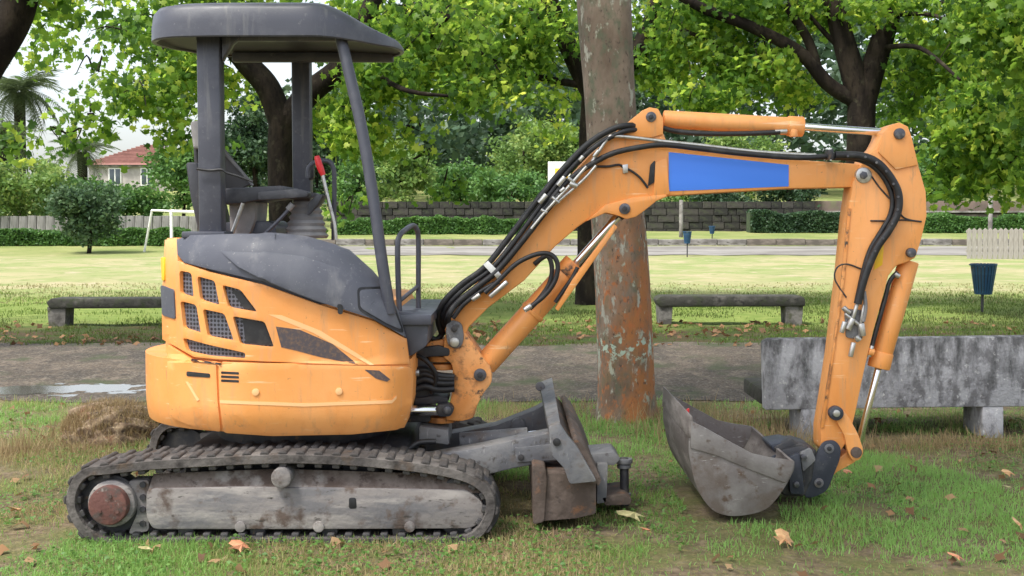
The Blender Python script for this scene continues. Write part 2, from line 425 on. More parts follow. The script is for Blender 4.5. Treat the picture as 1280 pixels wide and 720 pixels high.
# ------------------------------------------------------------------ ground
def ground_mat():
    m, n, l, b = newmat('park_ground')
    g = n.new('ShaderNodeNewGeometry')
    sp = n.new('ShaderNodeSeparateXYZ'); l.new(g.outputs['Position'], sp.inputs[0])
    def noise(s, d=6, ro=.6):
        t = n.new('ShaderNodeTexNoise'); t.inputs['Scale'].default_value = s; t.inputs['Detail'].default_value = d
        t.inputs['Roughness'].default_value = ro
        l.new(g.outputs['Position'], t.inputs['Vector']); return t.outputs['Fac']
    def rng(v, a, b_, c=0, d=1):
        r = n.new('ShaderNodeMapRange'); r.inputs['From Min'].default_value = a; r.inputs['From Max'].default_value = b_
        r.inputs['To Min'].default_value = c; r.inputs['To Max'].default_value = d
        l.new(v, r.inputs['Value']); return r.outputs[0]
    def mix(f, a, b_):
        x = n.new('ShaderNodeMix'); x.data_type = 'RGBA'
        l.new(f, x.inputs['Factor'])
        for k, v in ((6, a), (7, b_)):
            if isinstance(v, tuple): x.inputs[k].default_value = v
            else: l.new(v, x.inputs[k])
        return x.outputs[2]
    def add(a, b_, k):
        x = n.new('ShaderNodeMath'); x.operation = 'MULTIPLY_ADD'
        l.new(b_, x.inputs[0]); x.inputs[1].default_value = k; l.new(a, x.inputs[2]); return x.outputs[0]
    soil = mix(rng(noise(14, 8), .4, .65), c3(.10, .075, .05), c3(.22, .17, .115))
    lawn = mix(rng(noise(2.2, 9), .42, .60), soil, c3(.115, .125, .045))
    lawn = mix(rng(noise(45, 4), .5, .68), lawn, c3(.20, .17, .075))
    verge = mix(rng(noise(2.2, 10), .44, .6), c3(.036, .055, .014), c3(.065, .043, .026))
    green = mix(rng(noise(4, 8), .4, .65), c3(.13, .185, .04), c3(.20, .24, .065))
    field = mix(rng(noise(.35, 8, .6), .40, .60), c3(.33, .30, .165), c3(.215, .26, .095))
    field = mix(rng(noise(1.6, 9, .7), .54, .68), field, c3(.15, .20, .06))
    field = mix(rng(noise(.9, 9, .7), .56, .66), field, c3(.42, .34, .245))
    yy = add(sp.outputs['Y'], noise(.5, 5), 5.0)
    col = mix(rng(sp.outputs['Y'], 10, 13), lawn, verge)
    col = mix(rng(yy, 18.6, 20.4), col, green)
    col = mix(rng(yy, 24, 28), col, field)
    far = mix(rng(noise(.3, 6), .4, .6), c3(.16, .20, .06), c3(.25, .26, .10))
    col = mix(rng(yy, 44, 50), col, far)
    l.new(col, b.inputs['Base Color'])
    b.inputs['Roughness'].default_value = .95
    b.inputs['Specular IOR Level'].default_value = .15
    bp = n.new('ShaderNodeBump'); bp.inputs['Strength'].default_value = .7; bp.inputs['Distance'].default_value = .03
    l.new(noise(30, 8), bp.inputs['Height']); l.new(bp.outputs[0], b.inputs['Normal'])
    return m
def sheet(name, xs, ys, zf, mat, kind='structure', keep=None):
    X, Y = np.meshgrid(xs, ys)
    Z = zf(X, Y)
    v = np.stack([X, Y, Z], -1).reshape(-1, 3)
    nx = len(xs)
    f = [(j * nx + i, j * nx + i + 1, (j + 1) * nx + i + 1, (j + 1) * nx + i) for j in range(len(ys) - 1) for i in range(nx - 1)]
    me = bpy.data.meshes.new(name); me.from_pydata(v.tolist(), [], f)
    for p in me.polygons: p.use_smooth = True
    o = put(name, me, mat)
    o['kind'] = kind
    return o
xs = np.concatenate([np.linspace(-320, -20, 22)[:-1], np.linspace(-20, -6, 28)[:-1], np.linspace(-6, 6, 121)[:-1], np.linspace(6, 30, 40)[:-1], np.linspace(30, 320, 22)])
ys = np.concatenate([np.linspace(-60, 3, 14)[:-1], np.linspace(3, 11, 81)[:-1], np.linspace(11, 49.8, 80)[:-1], np.linspace(49.8, 62, 50)[:-1], np.linspace(62, 160, 40)[:-1], np.linspace(160, 900, 12)])
sheet('ground', xs, ys, ground_z, ground_mat())

# gravel path between the lawn and the benches
M['gravel'] = pmat('grey_brown_gravel', [c3(.082, .060, .040), (c3(.036, .027, .018), 1.1, .40, .60, 10, (1.5, 1, 1)), (c3(.13, .10, .072), 3.4, .5, .66, 10, (1.8, 1, 1)), (c3(.17, .15, .125), 40, .52, .64, 8), (c3(.02, .016, .012), 34, .53, .63, 7), (c3(.04, .048, .018), 1.5, .52, .64, 10, (1.3, 1, 1)), (c3(.018, .014, .011), 8, .58, .68, 8, (1.8, 1, 1))], .92, bump=1.0, bscale=30)
def path_sheet():
    nx, ny = 260, 16
    v = []; X = np.linspace(-22, 22, nx)
    for j in range(ny):
        t = j / (ny - 1)
        near = 9.75 + .45 * (fbm(X * .9, X * 0 + 1, 5) - .5) + .15 * (fbm(X * 4, X * 0 + 9, 6) - .5) - .035 * np.clip(X, 0, 9)
        farr = 14.3 + .7 * (fbm(X * .7, X * 0 + 4, 7) - .5) + .25 * (fbm(X * 4, X * 0 + 2, 8) - .5)
        Y = near + (farr - near) * t
        Z = ground_z(X, Y) + .006 + .012 * (fbm(X * 2, Y * 4, 3) - .5) * (0 < j < ny - 1)
        v += list(zip(X.tolist(), Y.tolist(), Z.tolist()))
    f = [(j * nx + i, j * nx + i + 1, (j + 1) * nx + i + 1, (j + 1) * nx + i) for j in range(ny - 1) for i in range(nx - 1)]
    me = bpy.data.meshes.new('gravel_path'); me.from_pydata(v, [], f)
    for p in me.polygons: p.use_smooth = True
    o = put('gravel_path', me, M['gravel']); o['kind'] = 'structure'
path_sheet()
# puddles lying in a wheel rut of the path
mw, n_, l_, b_ = newmat('puddle_water')
b_.inputs['Base Color'].default_value = c3(.09, .08, .07); b_.inputs['Roughness'].default_value = .07; b_.inputs['Specular IOR Level'].default_value = 1.0
t_ = n_.new('ShaderNodeTexNoise'); t_.inputs['Scale'].default_value = 30
bp_ = n_.new('ShaderNodeBump'); bp_.inputs['Strength'].default_value = .06; l_.new(t_.outputs['Fac'], bp_.inputs['Height']); l_.new(bp_.outputs[0], b_.inputs['Normal'])
M['water'] = mw
def puddles():
    st = .03
    gx = np.arange(-6.2, -1.6, st); gy = np.arange(9.75, 11.6, st)
    Xg, Yg = np.meshgrid(gx, gy)
    wgt = 1.25 * np.exp(-((Xg + 4.5) / 1.0) ** 2 - ((Yg - 10.32) / .42) ** 2) + .72 * np.exp(-((Xg + 3.1) / .8) ** 2 - ((Yg - 10.45) / .22) ** 2)
    fld = wgt + 1.0 * (fbm(Xg * 2.2, Yg * 5, 91) - .5) + .75 * (vnoise(Xg * 9, Yg * 12, 92) - .5) + .3 * (vnoise(Xg * 21, Yg * 25, 93) - .5)
    keep = fld > .56
    idx = -np.ones(Xg.shape, int); vs = []; fs = []
    def vid(j, i):
        if idx[j, i] < 0:
            idx[j, i] = len(vs)
            vs.append((float(Xg[j, i]), float(Yg[j, i]), .0072))
        return idx[j, i]
    for j in range(len(gy) - 1):
        for i in range(len(gx) - 1):
            if keep[j, i]: fs.append((vid(j, i), vid(j, i + 1), vid(j + 1, i + 1), vid(j + 1, i)))
    me = bpy.data.meshes.new('puddle'); me.from_pydata(vs, [], fs)
    o = put('puddle', me, M['water']); o['kind'] = 'structure'
puddles()

# paved path beyond the field, kerbs and low wall
def strip(name, y0, y1, x0, x1, dz, mat):
    X = np.linspace(x0, x1, 60); v = []
    for y in (y0, (y0 + y1) / 2, y1):
        v += [(x, y, float(ground_z(x, y)) + dz) for x in X]
    f = [(j * 60 + i, j * 60 + i + 1, (j + 1) * 60 + i + 1, (j + 1) * 60 + i) for j in range(2) for i in range(59)]
    me = bpy.data.meshes.new(name); me.from_pydata(v, [], f)
    o = put(name, me, mat); o['kind'] = 'structure'
M['paving'] = pmat('grey_paving', [c3(.23, .22, .20), (c3(.13, .12, .105), .6, .42, .60, 9, (.3, 2, 1)), (c3(.33, .31, .28), 3, .55, .7, 8, (.3, 2, 1))], .9)
strip('paved_path', 45.2, 49.9, -9.0, 40, .02, M['paving'])

# ------------------------------------------------------------------ foliage tools
def palm_template():
    ang = [-90, -50, -28, 2, 25, 55, 90, 125, 155, 178, 208, 230]
    rad = [.10, .42, .26, .55, .30, .55, .62, .55, .30, .55, .26, .42]
    v = [(0, 0, .04)]
    for a, r in zip(ang, rad):
        v.append((r * math.cos(R(a)), r * math.sin(R(a)), -.10 * r))
    n = len(ang)
    f = [(0, 1 + k, 1 + (k + 1) % n) for k in range(n)]
    return np.array(v), np.array(f)
T_PALM = palm_template()
T_STAR = (np.array([(0, -.5, 0), (.30, -.18, .03), (.55, .10, -.03), (.22, .22, .03), (0, .6, -.03), (-.22, .22, .03), (-.55, .10, -.03), (-.30, -.18, .03)]),
          np.array([(0, 1, 7), (1, 3, 5), (1, 5, 7), (1, 2, 3), (3, 4, 5), (5, 6, 7)]))
T_QUAD = (np.array([(0, -.5, 0), (.32, 0, .06), (0, .55, 0), (-.32, 0, .06)]), np.array([(0, 1, 2), (0, 2, 3)]))
def scatter(name, tmpl, C, size, rnd, mat, parent=None, flat=.6, label=None, cat=None, kind=None):
    """many leaf-sized faces as one mesh; flat 0..1 turns leaves towards lying level"""
    V, T = tmpl
    n = len(C); k = len(V)
    yaw = RNG.random(n) * 2 * np.pi
    tilt = RNG.normal(0, 1, n) * (1.35 - flat)
    roll = RNG.normal(0, 1, n) * (1.35 - flat)
    cy, sy = np.cos(yaw), np.sin(yaw); ct, st = np.cos(tilt), np.sin(tilt); cr, sr = np.cos(roll), np.sin(roll)
    P = V[None] * size[:, None, None]
    x, y, z = P[..., 0], P[..., 1], P[..., 2]
    y, z = y * ct[:, None] - z * st[:, None], y * st[:, None] + z * ct[:, None]
    x, z = x * cr[:, None] + z * sr[:, None], -x * sr[:, None] + z * cr[:, None]
    x, y = x * cy[:, None] - y * sy[:, None], x * sy[:, None] + y * cy[:, None]
    P = np.stack([x, y, z], -1) + C[:, None, :]
    Fc = (T[None] + (np.arange(n) * k)[:, None, None]).reshape(-1, 3)
    return raw_mesh(name, P.reshape(-1, 3), Fc, np.repeat(rnd, k), mat, parent)
def raw_mesh(name, P, Fc, rnd, mat, parent=None):
    me = bpy.data.meshes.new(name)
    me.vertices.add(len(P)); me.vertices.foreach_set('co', P.astype(np.float32).ravel())
    me.loops.add(Fc.size); me.loops.foreach_set('vertex_index', Fc.astype(np.int32).ravel())
    me.polygons.add(len(Fc)); me.polygons.foreach_set('loop_start', np.arange(0, Fc.size, Fc.shape[1], dtype=np.int32))
    me.update(calc_edges=True)
    a = me.attributes.new('rnd', 'FLOAT', 'POINT'); a.data.foreach_set('value', np.clip(rnd, 0, 1).astype(np.float32))
    return put(name, me, mat, parent)
def blob(c, r, n, clump=45, spread=.28, hollow=.35):
    """leaf positions in clumps through an uneven ellipsoid"""
    c = np.array(c, float); r = np.array(r, float)
    m = max(2, n // clump)
    d = RNG.normal(0, 1, (m, 3)); d /= np.linalg.norm(d, axis=1)[:, None]
    rad = (hollow + (1 - hollow) * RNG.random(m)) ** .6
    rad *= .82 + .36 * vnoise(d[:, 0] * 2.5 + c[0], d[:, 2] * 2.5 + c[2], 2)
    cc = c + d * rad[:, None] * r
    idx = RNG.integers(0, m, n)
    tone = RNG.random(m)
    P = cc[idx] + RNG.normal(0, 1, (n, 3)) * spread * np.array([1, 1, .62])
    rn = .5 * tone[idx] + .5 * RNG.random(n) ** 1.3
    return P, rn
def crown(name, blobs, mat, tmpl, size, parent=None, flat=.6, clump=45, spread=.28, hollow=.35):
    Ps, rs = [], []
    for c, r, n in blobs:
        p, q = blob(c, r, n, clump, spread, hollow); Ps.append(p); rs.append(q)
    P = np.concatenate(Ps); q = np.concatenate(rs)
    s = size * (.65 + .7 * RNG.random(len(P)))
    return scatter(name, tmpl, P, s, q, mat, parent, flat)
def gp(px, Y):
    x = (px - 640) / F * Y
    return Vector((x, Y, float(ground_z(x, Y))))

# ------------------------------------------------------------------ excavator
EX = thing('mini_excavator', 'orange mini excavator with dark grey canopy resting its bucket on the grass', 'excavator', (-1.0, 6.175, 0))
YN, YC = 5.40, 6.175
# --- tracks
def loop_pts():
    px = [(130, 587), (185, 581), (255, 577), (345, 573), (430, 575), (515, 583), (568, 592), (598, 604), (614, 624), (611, 650),
          (594, 671), (566, 679), (500, 680), (400, 680), (300, 680), (200, 680), (135, 679), (108, 668), (91, 645), (87, 624), (94, 602), (109, 589)]
    return catmull([at(x, y, YN) for x, y in px], 10, True)
def even(P, n):
    P = P + [P[0]]
    L = [0]
    for a, b in zip(P, P[1:]): L.append(L[-1] + (b - a).length)
    out = []; j = 0
    for k in range(n):
        d = L[-1] * k / n
        while L[j + 1] < d: j += 1
        t = (d - L[j]) / (L[j + 1] - L[j])
        out.append(P[j].lerp(P[j + 1], t))
    return out
def frame2(P, i):
    d = (P[(i + 1) % len(P)] - P[i - 1]).normalized()
    return d, Vector((-d.z, 0, d.x))      # loop runs clockwise seen from the camera: this normal points outwards
LP = even(loop_pts(), 140)
bm = bmesh.new()
prof = [(.014, 0.0), (.020, .012), (.020, .288), (.014, .30), (-.022, .30), (-.026, .29), (-.026, .01), (-.022, 0.0)]
rings = []
for i, p in enumerate(LP):
    d, nrm = frame2(LP, i)
    rings.append([bm.verts.new(p + nrm * a + Vector((0, b, 0))) for a, b in prof])
for i in range(len(LP)):
    a, b = rings[i], rings[(i + 1) % len(LP)]
    for k in range(len(prof)): bm.faces.new((a[k], b[k], b[(k + 1) % len(prof)], a[(k + 1) % len(prof)]))
TR = obj('track', bm, M['rubber'], EX, 50)
NL = 52
LQ = even(loop_pts(), NL)
lb = bmesh.new()
extrude_ring(lb, [(-.024, 0, 0), (.024, 0, 0), (.015, 0, .016), (-.015, 0, .016)], [(-.020, .155, 0), (.020, .155, 0), (.012, .150, .016), (-.012, .150, .016)])
bmesh.ops.recalc_face_normals(lb, faces=lb.faces); bevel(lb, .006, 2)
lug_me = bpy.data.meshes.new('lug'); lb.to_mesh(lug_me); lb.free(); lug_me.materials.append(M['lugm'])
db = box_bm((0, 0, 0), (.034, .07, .03), .006)
drive_me = bpy.data.meshes.new('drive_lug'); db.to_mesh(drive_me); db.free(); drive_me.materials.append(M['dark'])
def place(name, me, parent, pos, d, nrm, flip=False):
    o = bpy.data.objects.new(name, me); COL.objects.link(o); o.parent = parent
    y = Vector((0, 1, 0))
    mt = Matrix((d, y, nrm)).transposed().to_4x4()
    if flip: mt = mt @ Matrix.Rotation(math.pi, 4, 'Z')
    o.matrix_local = Matrix.Translation(pos) @ mt
    return o
for i, p in enumerate(LQ):
    d, nrm = frame2(LQ, i)
    place('lug', lug_me, TR, p + nrm * .015 + Vector((0, .004, 0)), d, nrm)
    q = p.lerp(LQ[(i + 1) % NL], .5)
    place('lug', lug_me, TR, q + nrm * .015 + Vector((0, .296, 0)), d, nrm, True)
    place('drive_lug', drive_me, TR, p - nrm * .03 + Vector((0, .05, 0)), d, nrm)
# side frame with its sloping muddy top
Af = rounded([(183, 611), (300, 609), (480, 611), (585, 613), (604, 628), (606, 648), (590, 661), (400, 662), (190, 662), (182, 645)], 8)
fb = bmesh.new(); plate_bm(Af, YN + .025, YN + .22, .008, fb)
obj('track_frame', fb, M['frame'], TR)
top = bmesh.new()
A = [at(185, 613, YN + .03), at(600, 616, YN + .03), at(594, 600, YN + .08), at(530, 592, YN + .09), at(352, 586, YN + .09), at(192, 592, YN + .08)]
extrude_ring(top, A, [p + Vector((0, .08, -.02)) for p in A]); bevel(top, .01)
obj('frame_top', top, M['mud'], TR)
pcyl('sprocket', 137, 631, YN + .06, YN + .16, 39, M['dark'], TR, 28, .006)
pcyl('drive_hub', 139, 630, YN + .012, YN + .10, 30, M['frame'], TR, 28, .006)
pcyl('drive_cap', 134, 633, YN - .035, YN + .05, 25, M['redhub'], TR, 28, .010)
for bx, by in ((137, 621), (124, 640), (146, 640)): pcyl('bolt', bx, by, YN - .042, YN, 2.6, M['redhub'], TR, 6, 0)
plate('motor_bracket', [(160, 601), (186, 600), (186, 664), (160, 668), (172, 640)], YN + .05, YN + .15, M['frame'], TR, .006, 5)
for by in (606, 622, 637, 655): pcyl('bolt', 178, by, YN + .04, YN + .08, 4, M['dark'], TR, 8, 0)
pcyl('carrier_roller', 351, 598, YN - .02, YN + .2, 13, M['frame'], TR, 20, .008)
pcyl('idler', 584, 634, YN + .06, YN + .22, 42, M['dark'], TR, 32, .008)
for rx in (232, 322, 412, 500): pcyl('track_roller', rx, 664, YN + .05, YN + .22, 10, M['dark'], TR, 16, .004)
for rx in (300, 398, 512): pcyl('roller_boss', rx, 659, YN + .015, YN + .06, 7, M['frame'], TR, 14, .003)
plate('adjuster_slot', [(436, 622), (445, 622), (446, 636), (436, 636)], YN + .0235, YN + .04, M['black'], TR, .002, 3)
for bx, by in ((597, 612), (611, 636)): pcyl('bolt', bx - 8, by, YN + .05, YN + .08, 4, M['black'], TR, 8, 0)
TR2 = TR.copy(); COL.objects.link(TR2); TR2.location = TR.location + Vector((0, 1.25, 0))
for ch in TR.children:
    if ch.name.split('.')[0] in ('drive_cap', 'drive_hub', 'bolt', 'carrier_roller'): continue   # these sit on the outer side only
    c = ch.copy(); COL.objects.link(c); c.parent = TR2
# --- undercarriage
uc = bmesh.new()
box_bm((-1.02, YC, .27), (1.05, .96, .20), .03, bm=uc)
UF = obj('undercarriage', uc, M['dark'], EX)
cyl('turntable', (-1.05, YC, .36), (-1.05, YC, .475), .43, M['dark'], UF, n=40, bev=.01)
box('cross_beam', (-.70, YC, .30), (.18, 1.1, .16), M['dark'], UF, .02)
hose('hydraulic_line', [(505, 570), (513, 560), (525, 553), (545, 552)], 5.75, .014, M['black'], UF)
# --- dozer blade and its arms
DB = obj('dozer_blade', plate_bm([(690, 547), (699, 545), (724, 568), (746, 603), (741, 606), (714, 574)], 5.50, 7.0, .004), M['rust'], EX)
plate('end_plate', [(686, 533), (699, 529), (709, 545), (722, 560), (746, 602), (712, 605), (705, 585), (690, 569), (687, 553)], 5.46, 5.53, M['bluesteel'], DB, .006, 4)
pcyl('pivot_eye', 696, 553, 5.45, 5.5, 5, M['black'], DB, 16, .001)
tb = bmesh.new()
A = [at(686, 533, 5.50), at(700, 528, 5.50)]
Bv = [at(674, 478, 7.0), at(690, 472, 7.0)]
for dz in (0,):
    q = [A[0], A[1], Bv[1], Bv[0]]
    extrude_ring(tb, q, [p + Vector((.004, 0, -.05)) for p in q]); bevel(tb, .005)
obj('top_edge', tb, M['bluesteel'], DB)
cyl('hook_boss', at(675, 483, 6.7), at(675, 483, 7.02), .026, M['bluesteel'], DB)
plate('lower_block', [(667, 583), (680, 592), (745, 592), (745, 642), (720, 648), (668, 652)], 5.62, 6.9, M['rust'], DB, .01, 3)
plate('block_edge', [(665, 581), (682, 584), (684, 600), (680, 653), (666, 656)], 5.60, 6.9, M['rust'], DB, .008, 4)
plate('cutting_edge', [(716, 553), (721, 549), (732, 560), (752, 600), (748, 608), (735, 590)], 5.54, 7.0, M['rust'], DB, .004, 2)
CPg = plate('coupling', [(736, 568), (768, 565), (776, 574), (768, 582), (740, 580)], 5.9, 6.15, M['bluesteel'], EX, .006, 3)
plate('upright', [(747, 580), (760, 580), (758, 628), (746, 630)], 5.85, 6.1, M['bluesteel'], CPg, .006, 2)
plate('lower_jaw', [(752, 622), (782, 618), (790, 624), (788, 631), (757, 632)], 5.85, 6.15, M['rust'], CPg, .006, 2)
cyl('coupling_pin', at(780, 572, 5.98), at(781, 632, 5.98), .022, M['dark'], CPg, n=14)
for a, b, rr in ((573, 579, .042), (580, 585, .034), (616, 620, .036)): cyl('pin_collar', at(780, a, 5.98), at(780, b, 5.98), rr, M['bluesteel'], CPg, n=14)
la = plate('lift_arm', [(528, 572), (600, 559), (690, 540), (703, 550), (706, 574), (640, 586), (560, 606), (528, 600)], 5.76, 5.90, M['bluesteel'], EX, .008, 3)
plate('arm_stop', [(643, 560), (703, 554), (700, 575), (646, 578)], 5.745, 5.765, M['bluesteel'], la, .004, 2)
pcyl('bolt', 651, 572, 5.735, 5.76, 4, M['dark'], la, 10, .001)
la2 = plate('lift_arm', [(530, 548), (620, 532), (670, 512), (690, 500), (694, 538), (650, 552), (560, 566), (530, 566)], 6.46, 6.60, M['bluesteel'], EX, .008, 3)
for bx, by in ((648, 532), (618, 547)): pcyl('arm_boss', bx, by, 6.42, 6.5, 9, M['bluesteel'], la2, 16, .004)
bc = cyl('blade_cylinder', at(575, 552, 6.15), at(660, 545, 6.15), .045, M['bluesteel'], EX, n=20)
cyl('cylinder_rod', at(655, 545, 6.15), at(700, 540, 6.15), .022, M['chrome'], bc)
plate('cylinder_guard', [(524, 533), (560, 538), (561, 556), (524, 551)], 5.95, 6.3, M['bluesteel'], EX, .008, 2)

# --- upper body
XC = -1.12
def hw(x, z):
    """half width of the body at x, height z"""
    lo = z < .80
    a, b = (.715, .70) if lo else (.632, .69)
    h = b
    if x < XC:
        t = min(1.0, (XC - x) / a)
        h = b * math.sqrt(max(0.0, 1 - t * t))
    else:
        h = b - .05 * ((x - XC) / .67) ** 2
    xf = front_x(z)
    t = max(0.0, (x - (xf - .14)) / .14)
    h -= .10 * min(t, 1.2) ** 2.2
    if z < .60: h -= .045 * ((.60 - z) / .125) ** 2
    if z > 1.12: h -= .085 * min(1.2, (z - 1.12) / .26) ** 3.2
    return max(h, 0.0)
FX = [(at(x, y, 5.62).z, at(x, y, 5.62).x) for x, y in [(505, 540), (514, 505), (516, 460), (512, 425), (497, 383), (474, 346), (436, 312), (385, 296), (360, 292)]]
def front_x(z):
    return float(np.interp(z, [p[0] for p in FX], [p[1] for p in FX]))
def ring(z, inset=0.0, n=44, xmax=9, ymax=9, xmin=-9):
    xr = max(XC - (.715 if z < .80 else .632) + inset, xmin)
    xf = min(front_x(z) - inset, xmax)
    pts = []
    for k in range(n + 1):
        t = k / n
        x = xr + (xf - xr) * (1 - math.cos(t * math.pi / 2)) ** .9 if True else 0
        pts.append((x, max(0.0, hw(x + (-inset if x < XC else inset * .5), z) - inset * (t > .02))))
    near = [Vector((x, YC - h, z)) for x, h in pts]
    top = ymax
    farr = [Vector((x, max(min(YC + h, top), YC - h + .01), z)) for x, h in reversed(pts[1:])]
    near = [Vector((v.x, min(v.y, top - .01), v.z)) for v in near]
    return near + farr
def loft(levels, inset, **kw):
    bm = bmesh.new(); prev = None
    for z in levels:
        r_ = [bm.verts.new(p) for p in ring(z, inset, **kw)]
        if prev:
            for k in range(len(r_)):
                try: bm.faces.new((prev[k], prev[(k + 1) % len(r_)], r_[(k + 1) % len(r_)], r_[k]))
                except ValueError: pass
        else: bm.faces.new(r_)
        prev = r_
    bm.faces.new(list(reversed(prev)))
    return bm
UB = obj('upper_body', loft([.475, .48, .49, .505, .52, .56, .60, .66, .72, .775, .788, .796, .798], .006), M['orange'], EX, 40)
obj('body_upper', loft([.80, .86, .94, 1.0, 1.06], .022), M['orange'], UB, 40)
obj('engine_bay', loft([1.062, 1.10, 1.15, 1.20, 1.25, 1.30, 1.335, 1.35], .028, ymax=5.82, xmin=-1.42), M['hood'], UB, 40)
obj('rear_cover', loft([1.064, 1.10, 1.15, 1.20, 1.25, 1.30, 1.335, 1.352], .020, xmax=-1.40), M['orange'], UB, 40)
def hit(px, py, off):
    """first point of the body shell on the line of sight through a photo pixel, moved out by off"""
    Y = 5.3
    best = None
    while Y < 6.3:
        p = at(px, py, Y)
        if p.x > XC - .72 and Y >= YC - hw(p.x, p.z) and hw(p.x, p.z) > .02:
            a, b = Y - .01, Y
            for _ in range(12):
                m_ = (a + b) / 2; p = at(px, py, m_)
                if p.x > XC - .72 and m_ >= YC - hw(p.x, p.z): b = m_
                else: a = m_
            best = at(px, py, b); break
        Y += .01
    if best is None:
        best = at(px, py, 6.05)
    n = inward(best)
    return best - n * off
def inward(p):
    if p.x < XC:
        v = Vector((XC - p.x, (YC - p.y) * 1.0, 0))
        return v.normalized() if v.length > 1e-5 else Vector((0, 1, 0))
    z = max(0.0, (p.z - 1.12) / .26)
    return Vector((0, 1, -.9 * z)).normalized()
def skin(name, poly, off, th, mat, parent=UB, holes=(), g=11, bev=.004):
    bm = bmesh.new()
    for lp in (poly,) + tuple(holes):
        vs = [bm.verts.new((x, y, 0)) for x, y in lp]
        for i in range(len(vs)): bm.edges.new((vs[i], vs[(i + 1) % len(vs)]))
    bmesh.ops.triangle_fill(bm, use_beauty=True, edges=bm.edges[:])
    x0, x1 = min(p[0] for p in poly), max(p[0] for p in poly)
    y0, y1 = min(p[1] for p in poly), max(p[1] for p in poly)
    for k in range(1, int((x1 - x0) / g) + 1):
        bmesh.ops.bisect_plane(bm, geom=bm.verts[:] + bm.edges[:] + bm.faces[:], plane_co=(x0 + k * g, 0, 0), plane_no=(1, 0, 0))
    for k in range(1, int((y1 - y0) / g) + 1):
        bmesh.ops.bisect_plane(bm, geom=bm.verts[:] + bm.edges[:] + bm.faces[:], plane_co=(0, y0 + k * g, 0), plane_no=(0, 1, 0))
    bmesh.ops.remove_doubles(bm, verts=bm.verts, dist=.05)
    for v in bm.verts: v.co = hit(v.co.x, v.co.y, off(v.co.x, v.co.y) if callable(off) else off)
    be = [e for e in bm.edges if len(e.link_faces) == 1]
    ex = bmesh.ops.extrude_edge_only(bm, edges=be)
    for v in [q for q in ex['geom'] if isinstance(q, bmesh.types.BMVert)]:
        v.co = v.co + inward(v.co) * th
    bmesh.ops.recalc_face_normals(bm, faces=bm.faces)
    if bev:
        es = [e for e in be if e.is_valid and len(e.link_faces) == 2]
        bmesh.ops.bevel(bm, geom=es, offset=bev, segments=2, affect='EDGES', clamp_overlap=True, profile=.5)
    # face the camera
    s = sum(f.normal.y * f.calc_area() for f in bm.faces)
    me = bpy.data.meshes.new(name); bm.to_mesh(me); bm.free()
    for p in me.polygons: p.use_smooth = True
    me.set_sharp_from_angle(angle=R(38))
    return put(name, me, mat, parent)
# lower skirt: rear piece and side door
skin('rear_skirt', rounded([(210, 430), (240, 449), (270, 452), (272, 500), (276, 540), (240, 533), (214, 523), (209, 480)], 4), .002, .03, M['orange'])
skin('side_skirt', rounded([(274, 452), (380, 456), (514, 458), (517, 470), (515, 506), (508, 529), (498, 537), (440, 543), (340, 545), (280, 541), (275, 500)], 5), .004, .03, M['orange'])
# upper side panel with vent openings
vents = [[(225, 338), (240, 341), (243, 372), (226, 367)], [(247, 345), (269, 351), (275, 382), (251, 375)], [(278, 356), (301, 362), (322, 390), (286, 384)],
         [(226, 376), (246, 381), (252, 417), (230, 410)], [(254, 386), (281, 392), (293, 426), (260, 420)], [(291, 395), (331, 402), (343, 434), (301, 430)],
         [(229, 422), (262, 431), (307, 441), (307, 448), (262, 445), (234, 439)]]
holes = [rounded(v, 4, 3) for v in vents]
side = [(207, 300), (222, 297), (223, 326), (262, 340), (330, 356), (400, 381), (470, 402), (508, 424), (512, 455), (440, 456), (340, 452), (272, 449), (243, 446), (222, 434), (204, 424), (203, 380)]
skin('side_panel', side, .004, .03, M['orange'], holes=holes)
for v, full in zip(vents, (1, 1, 1, 1, 1, 1, 1)):
    cx = sum(p[0] for p in v) / len(v); cy = sum(p[1] for p in v) / len(v)
    big = [(cx + (p[0] - cx) * 1.10, cy + (p[1] - cy) * 1.06) for p in v]
    skin('vent_mesh', rounded(big, 3, 2), -.016, .004, M['vent'], bev=0)
skin('vent_blank', [(302, 398), (330, 404), (340, 432), (306, 429)], -.010, .006, M['black'], bev=0)
skin('vent_blank', [(288, 362), (300, 365), (318, 388), (304, 386)], -.010, .006, M['black'], bev=0)
# dark engine hood
hood = [(223, 299), (240, 294), (300, 292), (345, 292.5), (385, 297), (420, 307), (447, 322), (470, 344), (486, 366), (497, 388), (507, 421), (468, 399), (400, 377), (330, 352), (262, 336), (232, 328), (224, 318)]
skin('hood', hood, .010, .035, M['hood'])
def ledge(px, py):
    yl = float(np.interp(px, [262, 275, 330, 380, 425, 460, 486, 500], [314, 313.5, 315, 321, 335, 357, 386, 408]))
    return .0115 + min(.026, .0008 * max(0.0, py - yl))
skin('hood_ledge', [(277, 314), (330, 316), (380, 322), (425, 336.5), (447, 350), (460, 359), (486, 388), (500, 411), (504, 419), (468, 398), (400, 376.5), (340, 354), (300, 333)], ledge, .03, M['hood'], g=8, bev=.003)
skin('fuel_door', rounded([(450, 362), (478, 361), (490, 380), (503, 412), (485, 404), (452, 384)], 5), lambda x, y: ledge(x, y) + .006, .008, M['hood'], bev=.003)
skin('hood_latch', rounded([(423, 379), (430, 380), (430, 392), (424, 392)], 3), lambda x, y: ledge(x, y) + .003, .004, M['black'], bev=0)
skin('flap_gap', rounded([(447, 359), (480, 358), (493, 379), (506, 417), (484, 408), (449, 387)], 6), lambda x, y: ledge(x, y) + .002, .004, M['black'], bev=0)
